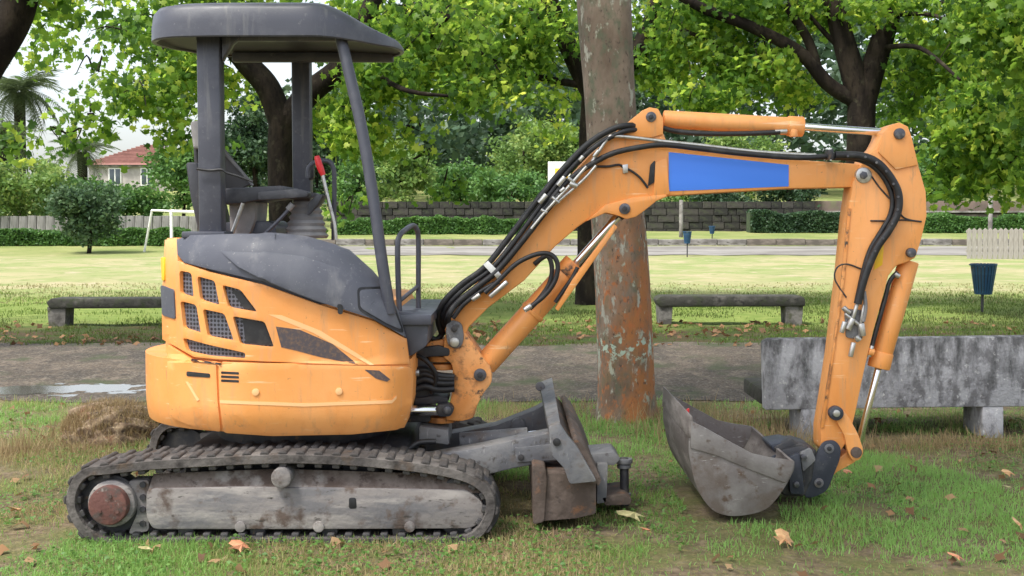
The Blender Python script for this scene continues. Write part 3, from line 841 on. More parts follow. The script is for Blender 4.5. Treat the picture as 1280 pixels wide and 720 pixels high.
# details on the sides
skin('marker_lamp', rounded([(203.5, 322), (207.5, 321), (207.5, 351), (204.5, 350)], 1.5), .010, .012, M['yellow'], bev=.001)
skin('tail_lamp', rounded([(203, 356), (219, 362), (221, 399), (205, 394)], 3), .010, .012, M['hood'], bev=.002)
skin('handle_slot', rounded([(234, 464), (263, 467), (263, 472), (234, 470)], 2), .005, .003, M['black'], bev=0)
skin('handle_slot', rounded([(240, 448), (277, 454), (276, 456), (240, 451)], 1), .006, .003, M['black'], bev=0)
for k in range(3): skin('louvre', rounded([(277, 464 + k * 5), (299, 465 + k * 5), (299, 468 + k * 5), (277, 467 + k * 5)], 1), .0055, .003, M['black'], bev=0)
for bx, by in ((320, 490), (424, 489)): skin('bolt', [(bx + 4.5 * math.cos(k * .5236), by + 4.5 * math.sin(k * .5236)) for k in range(12)], .010, .006, M['decal'], bev=.001)
skin('stripe', [(336, 393), (352, 394), (400, 413), (447, 442), (468, 456), (462, 456), (436, 441), (392, 416), (350, 399)], .0055, .002, M['decal'], bev=0)
skin('stripe', [(345, 408), (375, 412), (416, 430), (447, 455), (430, 452), (400, 446), (370, 438), (352, 434)], .0058, .002, M['decal_dark'], bev=0)
skin('stripe', [(456, 462), (474, 463), (488, 474), (484, 477), (470, 473)], .0058, .002, M['decal_dark'], bev=0)
skin('crease', [(275, 500), (380, 504), (490, 500), (496, 494), (496, 498), (490, 504), (380, 508), (276, 504)], .0062, .002, M['decal'], bev=0)  # pale strip paints the highlight along the skirt crease
skin('crease', [(233, 477), (236, 477), (250, 500), (247, 501)], .0050, .002, M['decal'], bev=0)  # highlight of the rear crease, painted as a pale strip
# front of the body: step, floor and frame nose
FN = plate('frame_nose', [(510, 440), (532, 438), (538, 470), (538, 528), (505, 528)], 6.03, 6.5, M['dark'], EX, .012, 4)
plate('step_box', [(486, 388), (522, 392), (536, 405), (534, 432), (512, 446), (500, 440)], 5.66, 6.6, M['charcoal'], FN, .01, 4)
box('floor', (-.62, 6.2, .98), (.5, 1.15, .05), M['charcoal'], FN, .01)
hr = tube('handrail', [at(500, 400, 5.72), at(498, 360, 5.72), at(497, 310, 5.72), at(499, 296, 5.74), at(506, 288, 5.80), at(516, 282, 5.95), at(521, 287, 5.98), at(523, 300, 6.0), at(523, 350, 6.0), at(523, 402, 6.0)], .013, M['charcoal'], EX, 10)
tube('brace', [at(500, 376, 5.72), at(512, 366, 5.85), at(522, 358, 6.0)], .010, M['charcoal'], hr, 8)

# --- canopy
def canopy_ring(z, s, sk, rise=0):
    pts = [(-1.735, 6.14), (-1.715, 5.88), (-1.62, 5.67), (-1.42, 5.60), (-1.05, 5.59), (-.86, 5.595), (-.70, 5.67), (-.575, 5.84), (-.545, 6.14)]
    pts = pts + [(x, 12.28 - y) for x, y in reversed(pts[1:-1])]
    c = Vector((-1.10, 6.14))
    P = catmull([Vector((x, y, 0)) for x, y in pts], 6, True)
    out = []
    for p in P:
        q = c + (Vector((p.x, p.y)) - c) * s
        t = min(1, max(0, (q.x + .90) / .33))          # the front end drops and thins
        t = t * t * (3 - 2 * t)
        fy = min(1, max(0, (q.y - 5.75) / .7)) * rise  # the far rim sits a little higher
        out.append(Vector((q.x, q.y, z - sk * t + fy)))
    return out
bm = bmesh.new(); prev = None
# (height, scale, drop at the front, rise of the far rim) - outer skirt up and over
for z, s, sk, ri in [(2.272, .965, .02, .05), (2.270, .99, .02, .05), (2.276, 1.0, .02, .05), (2.34, .998, .055, .03), (2.396, .985, .09, .01), (2.420, .955, .105, 0), (2.433, .88, .11, 0), (2.440, .7, .10, 0), (2.443, .35, .07, 0)]:
    r_ = [bm.verts.new(p) for p in canopy_ring(z, s, sk, ri)]
    if prev:
        for k in range(len(r_)): bm.faces.new((prev[k], prev[(k + 1) % len(r_)], r_[(k + 1) % len(r_)], r_[k]))
    prev = r_
bm.faces.new(prev)
CN = obj('canopy', bm, M['charcoal'], EX, 40)
bm = bmesh.new(); prev = None
for z, s, ri in [(2.273, .966, .05), (2.300, .955, .03), (2.306, .60, .02), (2.306, .3, .02)]:
    r_ = [bm.verts.new(p) for p in canopy_ring(z, s, .02, ri)]
    if prev:
        for k in range(len(r_)): bm.faces.new((prev[k], prev[(k + 1) % len(r_)], r_[(k + 1) % len(r_)], r_[k]))
    prev = r_
bm.faces.new(prev)
obj('roof_lining', bm, M['black'], CN, 40)
for yy in (5.78, 6.52): box('roof_rail', (-1.05, yy, 2.30), (.85, .05, .05), M['charcoal'], CN, .008)
box('roof_light', (-1.08, 5.9, 2.312), (.16, .05, .02), M['white'], CN, .004)
nz0 = at(262, 292, 5.72).z
def post(pxl, pxr, Y, d, z0, z1):
    a, b = at(pxl, 200, Y).x, at(pxr, 200, Y).x
    return box('post', ((a + b) / 2, Y + d / 2, (z0 + z1) / 2), (b - a, d, z1 - z0), M['charcoal'], CN, .012)
p1 = post(247, 276, 5.72, .10, nz0 - .03, 2.31)
p2 = post(365, 388, 6.56, .09, at(375, 262, 6.6).z - .2, 2.31)
box('foot_plate', (at(259, 290, 5.76).x, 5.77, nz0 - .005), (.20, .18, .03), M['charcoal'], CN, .006)
tube('front_tube', [at(424, 40, 5.70), at(435, 85, 5.66), at(452, 160, 5.62), at(467, 250, 5.58), at(478, 330, 5.56), at(488, 392, 5.56)], .027, M['charcoal'], CN, 14, 8)
hose('tie_strap', [(246, 211), (262, 213), (277, 212), (284, 216), (300, 221), (316, 227)], 5.70, .006, M['black'], CN)
plate('bracket', [(277, 46), (300, 46), (290, 54), (280, 70), (277, 76)], 5.74, 5.80, M['charcoal'], CN, .004)
# --- seat and controls
ST = plate('seat', [(272, 236), (330, 233), (353, 232), (356, 238), (345, 246), (300, 254), (274, 256)], 5.9, 6.35, M['seat'], EX, .02, 5)
plate('backrest', [(232, 203), (246, 203), (268, 296), (250, 300), (238, 246)], 5.95, 6.38, M['seat'], ST, .02, 4)
plate('headrest', [(237, 152), (248, 150), (262, 152), (262, 186), (241, 186)], 6.05, 6.30, M['bellow'], ST, .02, 4)
tube('headrest_stem', [at(245, 184, 6.18), at(246, 206, 6.18)], .012, M['dark'], ST, 8, 3)
plate('back_shell', [(268, 172), (277, 184), (314, 229), (300, 236), (268, 236)], 6.3, 6.36, M['lining'], ST, .008, 3)
tube('shell_edge', [at(276, 186, 6.28), at(296, 208, 6.28), at(316, 232, 6.28)], .008, M['bellow'], ST, 8, 3)
plate('armrest', [(322, 240), (372, 236), (386, 240), (384, 246), (346, 249), (322, 250)], 5.88, 5.98, M['seat'], ST, .012, 3)
plate('armrest', [(300, 246), (350, 238), (395, 241), (400, 246), (352, 250), (302, 253)], 6.45, 6.55, M['seat'], ST, .012, 3)
plate('seat_base', [(286, 252), (320, 252), (318, 276), (312, 292), (288, 296)], 6.0, 6.3, M['bellow'], ST, .012, 3)
tube('seat_strut', [at(290, 292, 5.9), at(304, 254, 5.9)], .010, M['silver'], ST, 8, 2)
plate('console_base', [(278, 278), (335, 276), (345, 284), (345, 298), (278, 298)], 6.05, 6.5, M['charcoal'], ST, .01, 3)
CB = bmesh.new()
prev = None; bl = []
for k in range(13):
    t = k / 12
    s = (1 - .42 * t) * (1.0 if k % 2 else .88)
    c = at(383, 298 - 46 * t, 6.05)
    bl.append([CB.verts.new(c + Vector((math.cos(a) * .115 * s, math.sin(a) * .10 * s, 0))) for a in [i * 2 * math.pi / 24 for i in range(24)]])
for a, b in zip(bl, bl[1:]):
    for k in range(24): CB.faces.new((a[k], a[(k + 1) % 24], b[(k + 1) % 24], b[k]))
CB.faces.new(bl[0]); CB.faces.new(bl[-1])
CN2 = obj('control_boot', CB, M['bellow'], EX, 25)
plate('boot_collar', [(385, 254), (396, 243), (404, 243), (398, 254), (388, 266), (384, 270)], 5.95, 6.1, M['seat'], CN2, .006, 2)
LV = tube('control_lever', [at(403, 218, 6.0), at(410, 248, 6.0), at(418, 280, 6.0), at(420, 300, 6.0)], .009, M['silver'], EX, 8, 3)
tube('grip', [at(396, 195, 6.0), at(399, 206, 6.0), at(404, 219, 6.0)], lambda t: .012 + .005 * math.sin(t * 3.1), M['redgrip'], LV, 10, 4)
tube('lever_guard', [at(385, 222, 6.1), at(386, 210, 6.1), at(394, 203, 6.1), at(408, 201, 6.1), at(416, 208, 6.1), at(418, 230, 6.1), at(417, 300, 6.1)], .012, M['charcoal'], LV, 8)
tube('side_lever', [at(331, 292, 5.92), at(350, 274, 5.92), at(364, 258, 5.92)], .009, M['charcoal'], LV, 8, 3)
tube('knob', [at(360, 262, 5.92), at(366, 255, 5.92)], .016, M['bellow'], LV, 8, 3)
plate('joystick', [(384, 204), (391, 202), (392, 222), (386, 226)], 6.3, 6.35, M['black'], LV, .006, 2)

# --- swing post and boom
BN, BF = 6.02, 6.20
SW = plate('swing_post', [(553, 446), (556, 418), (566, 408), (580, 414), (592, 430), (603, 446), (614, 460), (615, 478), (604, 492), (596, 508), (592, 523), (575, 527), (556, 525), (562, 505), (567, 480), (565, 455)], BN - .015, BF + .03, M['orange_worn'], EX, .012, 5)
for y, r_ in ((447, .072), (457, .075), (512, .075), (523, .072)): cyl('pivot_knuckle', at(552, y - 3, 6.11), at(552, y + 4, 6.11), r_, M['orange_worn'], SW, n=22)
plate('hinge_lug', [(516, 436), (548, 432), (562, 436), (562, 445), (516, 447)], 6.0, 6.24, M['dark'], SW, .008, 3)
plate('hinge_lug', [(518, 498), (548, 494), (560, 498), (560, 504), (518, 506)], 6.0, 6.24, M['dark'], SW, .008, 3)
plate('hinge_cap', [(530, 434), (536, 428), (556, 424), (560, 436), (530, 438)], 6.04, 6.18, M['orange_worn'], SW, .006, 2)
for k, (a, b) in enumerate(((464, 468), (472, 472), (480, 478), (488, 486))): hose('hose', [(512, a + 2), (530, b - 6 + k), (548, b + 1), (568, b + 3 - k)], 5.97, .017, M['black'], SW)
cyl('pin_nut', at(516, 466, 5.9), at(524, 466, 5.9), .016, M['silver'], SW, n=8)
hose('hose', [(516, 442, 5.95), (534, 452, 5.93), (545, 470, 5.95), (540, 492, 5.98)], 5.95, .012, M['black'], SW)
hose('hose', [(512, 430, 6.1), (530, 420, 6.1), (546, 424, 6.1), (556, 412, 6.1)], 6.1, .014, M['black'], SW)
sc_ = cyl('swing_cylinder', at(500, 513, 5.94), at(548, 513, 5.96), .025, M['chrome'], EX, n=20)
plate('rod_eye', [(545, 506), (562, 505), (568, 512), (563, 521), (547, 521)], 5.92, 6.0, M['dark'], sc_, .008, 4)
pcyl('pin', 559, 513, 5.91, 6.0, 5, M['pin'], sc_, 14, .002)
pcyl('pin', 600, 469, BN - .035, BF, 8, M['pin'], SW, 18, .003)
pcyl('pin_head', 600, 469, BN - .045, BF, 4, M['dark'], SW, 6, .001)
boom_poly = [(556, 412), (562, 394), (600, 348), (640, 302), (690, 244), (735, 196), (770, 164), (803, 139), (812, 135), (822, 137), (828, 148), (829, 166), (836, 183), (900, 188), (985, 199), (1075, 205), (1088, 209), (1093, 219), (1088, 230), (1076, 234),
             (985, 236), (900, 241), (836, 245), (822, 250), (806, 262), (795, 270), (783, 273), (772, 268), (758, 265), (742, 270), (722, 284), (694, 308), (655, 351), (611, 384), (586, 409), (578, 428), (568, 434), (558, 427)]
BM = plate('boom', boom_poly, BN, BF, M['orange'], EX, .010)
plate('cylinder_bracket', [(732, 277), (757, 256), (790, 247), (832, 243), (835, 245.5), (821, 251), (806, 263), (795, 271), (783, 274), (771, 269), (757, 266)], BN - .014, BF + .014, M['orange'], BM, .005)
plate('top_bracket', [(770, 165), (803, 138), (812, 134), (823, 136), (829, 148), (829, 168), (815, 172), (790, 172)], BN - .012, BF + .012, M['orange'], BM, .005)
plate('weld_plate', [(819, 203), (834, 197), (837, 243), (817, 246)], BN - .010, BF + .01, M['orange'], BM, .004, 2)
plate('blue_panel', [(836, 190), (986, 206), (986, 233), (836, 239)], BN - .003, BN + .01, M['blue'], BM, .0005)
plate('rubber_pad', [(813, 206), (819, 200), (818, 228), (810, 233)], BN - .012, BN + .01, M['black'], BM, .003, 2)
for px_, py_, rp, Yq in ((814, 146, 6.5, BN - .02), (781, 261, 7, BN - .025)):
    pcyl('pin', px_, py_, Yq, BF + .02, rp, M['pin'], BM, 18, .003)
    pcyl('pin_head', px_, py_, Yq - .01, BF, rp * .5, M['dark'], BM, 6, .001)
lk = plate('foot_link', rounded([(558, 404), (566, 400), (577, 404), (580, 420), (578, 432), (569, 437), (560, 432), (557, 418)], 5), BN - .035, BN, M['bluesteel'], BM, .006)
pcyl('pin', 568, 411, BN - .045, BN, 4, M['dark'], BM, 14, .002)
pcyl('pin', 568, 428, BN - .048, BN, 6, M['silver'], BM, 14, .002)
pcyl('pin', 1080, 219, BN - .03, BF + .03, 10, M['silver'], BM, 24, .004)
pcyl('pin_head', 1080, 219, BN - .04, BF, 5, M['pin'], BM, 6, .001)
# hoses on the boom
Yh = BN - .03
hose('hose', [(553, 418, 6.1), (548, 400, 6.05), (553, 380), (575, 357), (606, 334), (636, 297), (672, 250), (705, 210), (735, 180), (762, 163), (782, 157), (800, 158, 6.05)], Yh, 0.0156, M['black'], BM)
hose('hose', [(558, 414, 6.1), (554, 398, 6.03), (561, 380), (584, 358), (614, 336), (642, 303), (676, 257), (708, 217), (740, 186), (766, 170), (785, 163), (802, 162, 6.05)], Yh, 0.0139, M['black'], BM)
hose('hose', [(561, 412, 6.1), (560, 397), (570, 380), (596, 359), (622, 338), (650, 305), (682, 264), (700, 243)], Yh - .02, .016, M['black'], BM)
hose('hose', [(566, 398), (580, 380), (604, 362), (624, 352)], Yh - .02, .012, M['black'], BM)
hose('hose', [(668, 278), (690, 248), (710, 226), (735, 208), (765, 192), (800, 184), (830, 181), (870, 185), (930, 192), (1000, 197), (1048, 194)], Yh - .012, .014, M['black'], BM)
hose('hose', [(1044, 194), (1075, 195), (1096, 203), (1112, 220), (1123, 242), (1122, 266), (1111, 288), (1097, 308), (1086, 332), (1078, 356), (1072, 380)], Yh - .035, .020, M['black'], BM)
hose('hose', [(1040, 197), (1070, 199), (1090, 207), (1106, 224), (1115, 246), (1113, 268), (1101, 290), (1088, 312), (1079, 340), (1071, 376)], Yh - .015, .013, M['black'], BM)
for dx in range(10):
    t = [(1060, 195), (1082, 196), (1096, 203), (1108, 214), (1117, 230), (1123, 246), (1122, 262), (1115, 280), (1104, 298), (1094, 314)][dx]
    pcyl('hose_band', t[0], t[1], Yh - .058, Yh - .05, 1.6, M['pin'], BM, 8, 0)
hose('pipe', [(737, 208), (748, 190), (760, 173), (768, 170), (800, 173), (832, 177), (880, 182), (950, 190), (1020, 194)], Yh - .004, .009, M['silver'], BM, 4)
hose('pipe', [(664, 286), (684, 262), (712, 232), (733, 208)], Yh - .03, .008, M['silver'], BM, 3)
hose('pipe', [(690, 258), (712, 240), (732, 222), (745, 207)], Yh - .02, .008, M['silver'], BM, 3)
for a, b, r_ in (((674, 254), (683, 243), .018), ((697, 232), (706, 221), .018), ((690, 246), (699, 254), .012), ((712, 229), (722, 233), .020), ((716, 227), (710, 222), .014), ((724, 201), (729, 195), .014), ((676, 262), (684, 266), .012), ((742, 196), (748, 188), .012), ((700, 240), (706, 235), .015)):
    cyl('fitting', at(a[0], a[1], Yh - .03), at(b[0], b[1], Yh - .03), r_ * .72, M['silver'], BM, n=10)
plate('hose_clamp', [(604, 331), (610, 326), (620, 336), (614, 342)], Yh - .03, BN, M['white'], BM, .002)
plate('hose_clamp', [(617, 343), (622, 338), (628, 345), (622, 350)], Yh - .035, BN, M['silver'], BM, .002)
plate('hose_clamp', [(1036, 187), (1042, 186), (1042, 199), (1036, 200)], Yh - .05, BN, M['dark'], BM, .002)
cyl('fitting', at(612, 371, Yh - .03), at(634, 352, Yh - .03), .013, M['silver'], BM, n=10)
cyl('fitting', at(590, 375, Yh - .03), at(600, 368, Yh - .03), .012, M['silver'], BM, n=10)
hose('hose', [(606, 366), (622, 352), (645, 330), (670, 318), (688, 318), (697, 330), (694, 350), (682, 368), (664, 383)], Yh - .035, .012, M['black'], BM)
hose('hose', [(668, 330, 6.02), (684, 320, 6.0), (690, 336, 6.0), (686, 356, 6.0), (672, 376, 6.0), (662, 386, 6.0)], Yh, .012, M['black'], BM)
cyl('fitting', at(655, 388, Yh - .04), at(664, 382, Yh - .035), .014, M['silver'], BM, n=10)
hose('cable', [(742, 208), (760, 208), (774, 206), (780, 210), (788, 213), (800, 222), (810, 235)], BN - .012, .006, M['black'], BM)
plate('cable_clip', [(778, 206), (785, 205), (785, 216), (779, 217)], BN - .02, BN, M['silver'], BM, .002)
# --- boom cylinder
BC = cyl('boom_cylinder', at(606, 456, 6.11), at(716, 334, 6.11), .060, M['orange'], EX, n=28, bev=.006)
cyl('barrel_collar', at(664, 392, 6.11), at(668, 388, 6.11), .066, M['orange'], BC, n=28)
cyl('gland', at(707, 344, 6.11), at(720, 330, 6.11), .066, M['orange_worn'], BC, n=28, bev=.006)
cyl('cylinder_rod', at(715, 335, 6.11), at(778, 264, 6.11), .021, M['chrome'], BC)
cyl('rod_eye', at(772, 270, 6.05), at(780, 261, 6.05), .032, M['dark'], BC)
plate('rod_guard', [(694, 386), (698, 389), (748, 318), (772, 284), (768, 280), (744, 312), (716, 348)], 5.98, 6.03, M['orange'], BC, .004)
hose('hose', [(694, 378), (705, 362), (716, 346), (722, 334)], 5.99, .010, M['black'], BC)
cyl('foot_eye', at(597, 465, 6.11), at(610, 452, 6.11), .05, M['orange_worn'], BC, n=20)
# --- arm cylinder along the top
AC = cyl('arm_cylinder', at(829, 149, 6.11), at(990, 158, 6.11), .044, M['orange'], EX, n=28, bev=.006)
cyl('gland', at(984, 157.5, 6.11), at(1004, 158.5, 6.11), .050, M['orange'], AC, n=28, bev=.006)
cyl('gland_lug', at(992, 162, 6.08), at(992, 171, 6.08), .022, M['orange'], AC, n=14)
cyl('cylinder_rod', at(1003, 158.5, 6.11), at(1112, 166, 6.11), .019, M['chrome'], AC)
hose('hose', [(829, 160), (845, 164), (880, 167), (930, 167), (975, 165)], 6.06, .013, M['black'], AC)
cyl('fitting', at(968, 165, 6.06), at(984, 164, 6.06), .012, M['silver'], AC, n=10)
# --- arm (stick)
AN, AF = 6.0, 6.16
arm_poly = [(1104, 166), (1112, 157), (1124, 153), (1135, 158), (1140, 172), (1149, 208), (1158, 240), (1159, 270), (1152, 300), (1145, 322), (1134, 328), (1121, 332), (1111, 345), (1104, 372), (1092, 415), (1081, 462), (1070, 515), (1062, 548), (1050, 566), (1035, 570), (1026, 560), (1026, 535), (1032, 500), (1041, 440), (1052, 350), (1060, 270), (1066, 228), (1080, 199), (1094, 185)]
AR = plate('arm', arm_poly, AN, AF, M['orange'], EX, .010)
plate('head_plate', [(1104, 166), (1112, 157), (1124, 153), (1135, 158), (1140, 172), (1148, 206), (1120, 212), (1098, 190)], AN - .012, AF + .012, M['orange'], AR, .004)
plate('side_seam', [(1026, 535), (1030, 535), (1056, 350), (1064, 260), (1061, 260), (1052, 350), (1041, 440)], AN - .006, AN + .02, M['orange_worn'], AR, .002)
pcyl('pin', 1125, 167, AN - .028, AF + .02, 7, M['pin'], AR, 18, .003)
pcyl('pin', 1140, 316, AN - .028, AF + .02, 6, M['pin'], AR, 18, .003)
plate('yellow_sticker', [(1096, 312), (1105, 306), (1103, 331), (1092, 338)], AN - .002, AN + .01, M['yellow'], AR, .0005)
hose('tie_wire', [(1088, 218), (1100, 235), (1118, 255), (1130, 272), (1150, 277)], AN - .004, .004, M['dark'], AR)
hose('tie_wire', [(1088, 276), (1110, 276), (1130, 275), (1152, 277)], AN - .004, .004, M['dark'], AR)
hose('tie_wire', [(1076, 336), (1058, 330), (1046, 335), (1044, 350), (1058, 372)], AN - .004, .004, M['dark'], AR)
FT = bmesh.new()
for a, b, r_ in (((1072, 378), (1066, 398), .014), ((1066, 398), (1060, 412), .022), ((1056, 402), (1052, 416), .016), ((1076, 404), (1078, 420), .024), ((1070, 420), (1074, 426), .020), ((1067, 428), (1063, 446), .017), ((1054, 384), (1062, 392), .018), ((1080, 380), (1076, 404), .010), ((1056, 392), (1076, 408), .012)):
    cyl('coupling_fitting', at(a[0], a[1], AN - .03), at(b[0], b[1], AN - .03), r_ * .75, M['silver'], AR, n=10)
FT.free()
plate('valve_bracket', [(1056, 386), (1082, 388), (1078, 425), (1058, 422)], AN - .015, AN + .01, M['bluesteel'], AR, .003, 3)
hose('hose', [(1080, 364), (1082, 384), (1079, 402)], AN - .035, .010, M['bellow'], AR)
# --- bucket cylinder and link
KC = cyl('bucket_cylinder', at(1136, 326, 6.08), at(1100, 452, 6.08), .050, M['orange'], EX, n=28, bev=.006)
cyl('gland', at(1103, 440, 6.08), at(1098, 460, 6.08), .056, M['orange'], KC, n=28, bev=.006)
cyl('gland_nub', at(1092, 441, 6.02), at(1085, 439, 6.02), .02, M['orange'], KC, n=12)
cyl('cylinder_rod', at(1098, 459, 6.08), at(1073, 556, 6.08), .018, M['chrome'], KC)
hose('hose', [(1122, 340), (1112, 352), (1106, 375), (1096, 410), (1087, 445)], 6.02, .011, M['black'], KC)
cyl('fitting', at(1118, 342, 6.02), at(1124, 346, 6.02), .014, M['silver'], KC, n=10)
cyl('fitting', at(1090, 432, 6.02), at(1086, 446, 6.02), .012, M['silver'], KC, n=10)
LK = plate('bucket_link', [(1040, 510), (1052, 510), (1062, 522), (1074, 545), (1080, 564), (1076, 575), (1066, 577), (1060, 566), (1056, 545), (1046, 528)], AN - .02, AN + .02, M['orange'], EX, .006, 5)
plate('lower_link', [(1066, 560), (1078, 568), (1068, 578), (1046, 590), (1040, 596), (1040, 580), (1052, 570)], AN + .03, AF - .03, M['orange'], LK, .006, 3)
pcyl('pin', 1046, 517, AN - .04, AF, 9, M['coupler'], LK, 20, .004)
pcyl('pin_head', 1046, 517, AN - .05, AF, 4.5, M['silver'], LK, 12, .002)
pcyl('pin', 1071, 566, AN - .035, AF, 7, M['rust'], LK, 18, .004)
# --- quick coupler
QC = plate('quick_coupler', [(1030, 552), (1044, 550), (1052, 560), (1050, 575), (1040, 600), (1034, 614), (1018, 622), (1006, 623), (1006, 600), (1012, 582)], AN - .035, AN - .01, M['coupler'], EX, .005, 6)
plate('coupler_side', [(1030, 552), (1044, 550), (1052, 560), (1050, 575), (1040, 600), (1034, 614), (1018, 622), (1006, 623), (1006, 600), (1012, 582)], AF + .01, AF + .035, M['coupler'], QC, .005, 6)
plate('coupler_body', [(974, 562), (1002, 556), (1022, 562), (1016, 600), (1006, 622), (978, 620), (972, 600)], 5.94, 6.24, M['dark'], QC, .02, 5)
plate('coupler_rib', [(985, 572), (1000, 566), (1006, 618), (988, 618)], 5.90, 5.94, M['coupler'], QC, .006, 4)
plate('coupler_lug', [(1000, 566), (1014, 560), (1020, 575), (1004, 590)], 5.92, 6.0, M['bluesteel'], QC, .006, 3)
pcyl('bolt', 996, 606, 5.885, 5.92, 4, M['pin'], QC, 6, .001)
pcyl('bolt', 1005, 572, 5.90, 5.93, 4, M['pin'], QC, 6, .001)
plate('coupler_claw', [(968, 560), (990, 548), (1000, 556), (984, 572), (972, 575)], 5.96, 6.02, M['dark'], QC, .006, 3)
plate('coupler_hook', [(962, 556), (985, 552), (1005, 558), (1012, 570), (990, 574), (968, 566)], 5.98, 6.2, M['coupler'], QC, .012, 4)
cyl('coupler_roll', at(1001, 567, 5.95), at(985, 563, 6.3), .05, M['dark'], QC, n=18)
for a, b in ((1037, 561), (1024, 604)):
    pcyl('pin', a, b, AN - .045, AF + .04, 6, M['bluesteel'], QC, 18, .003)
    pcyl('pin_head', a, b, AN - .052, AF, 3, M['dark'], QC, 10, .001)
# --- bucket
KN, KF = 5.62, 6.58
prof_out = [(863, 526), (861, 560), (864, 582), (869, 603), (879, 624), (893, 639), (913, 645), (938, 643), (958, 636), (972, 622), (984, 604), (992, 588), (993, 577)]
prof_px = catmull([Vector((x, y, 0)) for x, y in prof_out], 4)
cen = Vector((925, 585, 0))
bm = bmesh.new()
inner = [p + (cen - p).normalized() * 3.2 for p in prof_px]
ringp = [(p.x, p.y) for p in prof_px] + [(p.x, p.y) for p in reversed(inner)]
plate_bm(ringp, KN, KF, 0, bm)
BK = obj('bucket', bm, M['bucket_in'], EX, 40)
side_poly = [(p.x, p.y) for p in prof_px] + [(984, 575), (962, 572), (940, 567), (905, 548), (880, 534)]
plate('side_plate', side_poly, KN - .012, KN + .004, M['bucket'], BK, .002)
fs = bmesh.new()
A = [Vector((at(x, y, KN).x, KF - .004, at(x, y, KN).z)) for x, y in side_poly]
extrude_ring(fs, A, [p + Vector((0, .016, 0)) for p in A])
obj('side_plate', fs, M['bucket'], BK)
plate('side_cutter', [(864, 526), (880, 534), (905, 548), (940, 567), (962, 572), (984, 575), (993, 578), (990, 592), (982, 604), (940, 588), (900, 571), (863, 560)], KN - .022, KN - .010, M['bucket'], BK, .003)
lipb = bmesh.new()
plate_bm([(862, 519), (866, 521), (866, 548), (861, 548)], KN - .02, KF + .02, .002, lipb)
obj('cutting_lip', lipb, M['bucket_in'], BK)
plate('red_tag', [(856, 514), (862, 511), (861, 521)], 6.3, 6.33, M['redgrip'], BK, .001)
plate('ear', [(962, 574), (985, 560), (1004, 580), (1000, 612), (978, 612)], 5.95, 5.98, M['coupler'], BK, .004, 3)
plate('ear', [(962, 574), (985, 560), (1004, 580), (1000, 612), (978, 612)], 6.20, 6.23, M['coupler'], BK, .004, 3)

# ------------------------------------------------------------------ stone benches, bins, fence
def slab(name, label, px0, px1, y0, y1, Y, depth, mat, legs, cat='bench'):
    b = gp((px0 + px1) / 2, Y)
    t = thing(name, label, cat, b)
    plate('seat_slab', [(px0, y0 + 5), (px0 + 6, y0), (px1 - 4, y0), (px1, y0 + 4), (px1, y1), (px0 + 4, y1 + 1)], Y - depth / 2, Y + depth / 2, mat, t, .025)
    for a, c in legs:
        zb = float(ground_z(at(a, y1, Y).x, Y)) - .06
        p = [at(a, y1 - 1, Y - depth * .42), at(c, y1 - 1, Y - depth * .42)]
        bm = bmesh.new()
        A = [p[0], p[1], Vector((p[1].x - .02, p[1].y, zb)), Vector((p[0].x + .02, p[0].y, zb))]
        extrude_ring(bm, A, [q + Vector((0, depth * .8, 0)) for q in A]); bevel(bm, .03)
        obj('leg', bm, M['stone_grey'], t)
    return t
slab('stone_bench', 'low dark stone bench at the field edge left of the excavator', 57, 246, 373, 385, 16.9, .42, M['stone_dark'], ((59, 82), (205, 226)))
slab('stone_bench', 'low mossy stone bench behind the bucket, right of the big plane tree', 820, 1007, 370, 383, 17.1, .42, M['stone_dark'], ((823, 841), (982, 1004)))
# concrete bench seen from behind its backrest
YB = 8.1
CBN = thing('concrete_bench', 'weathered grey concrete bench seen from behind its long backrest', 'bench', gp(1130, YB))
plate('backrest', [(955, 428), (962, 424), (1100, 423), (1330, 420), (1330, 508), (1100, 510), (957, 513)], YB - .06, YB + .06, M['concrete'], CBN, .012)
for a, c in ((1001, 1021), (1228, 1255)):
    plate('leg', [(a, 508), (c, 508), (c, 552), (a, 552)], YB - .055, YB + .30, M['concrete'], CBN, .012)
zs = at(957, 488, YB).z
box('seat_slab', ((at(955, 488, YB).x + at(1330, 488, YB).x) / 2, YB + .43, zs - .06), (at(1330, 488, YB).x - at(955, 488, YB).x, .60, .11), M['stone_dark'], CBN, .02)
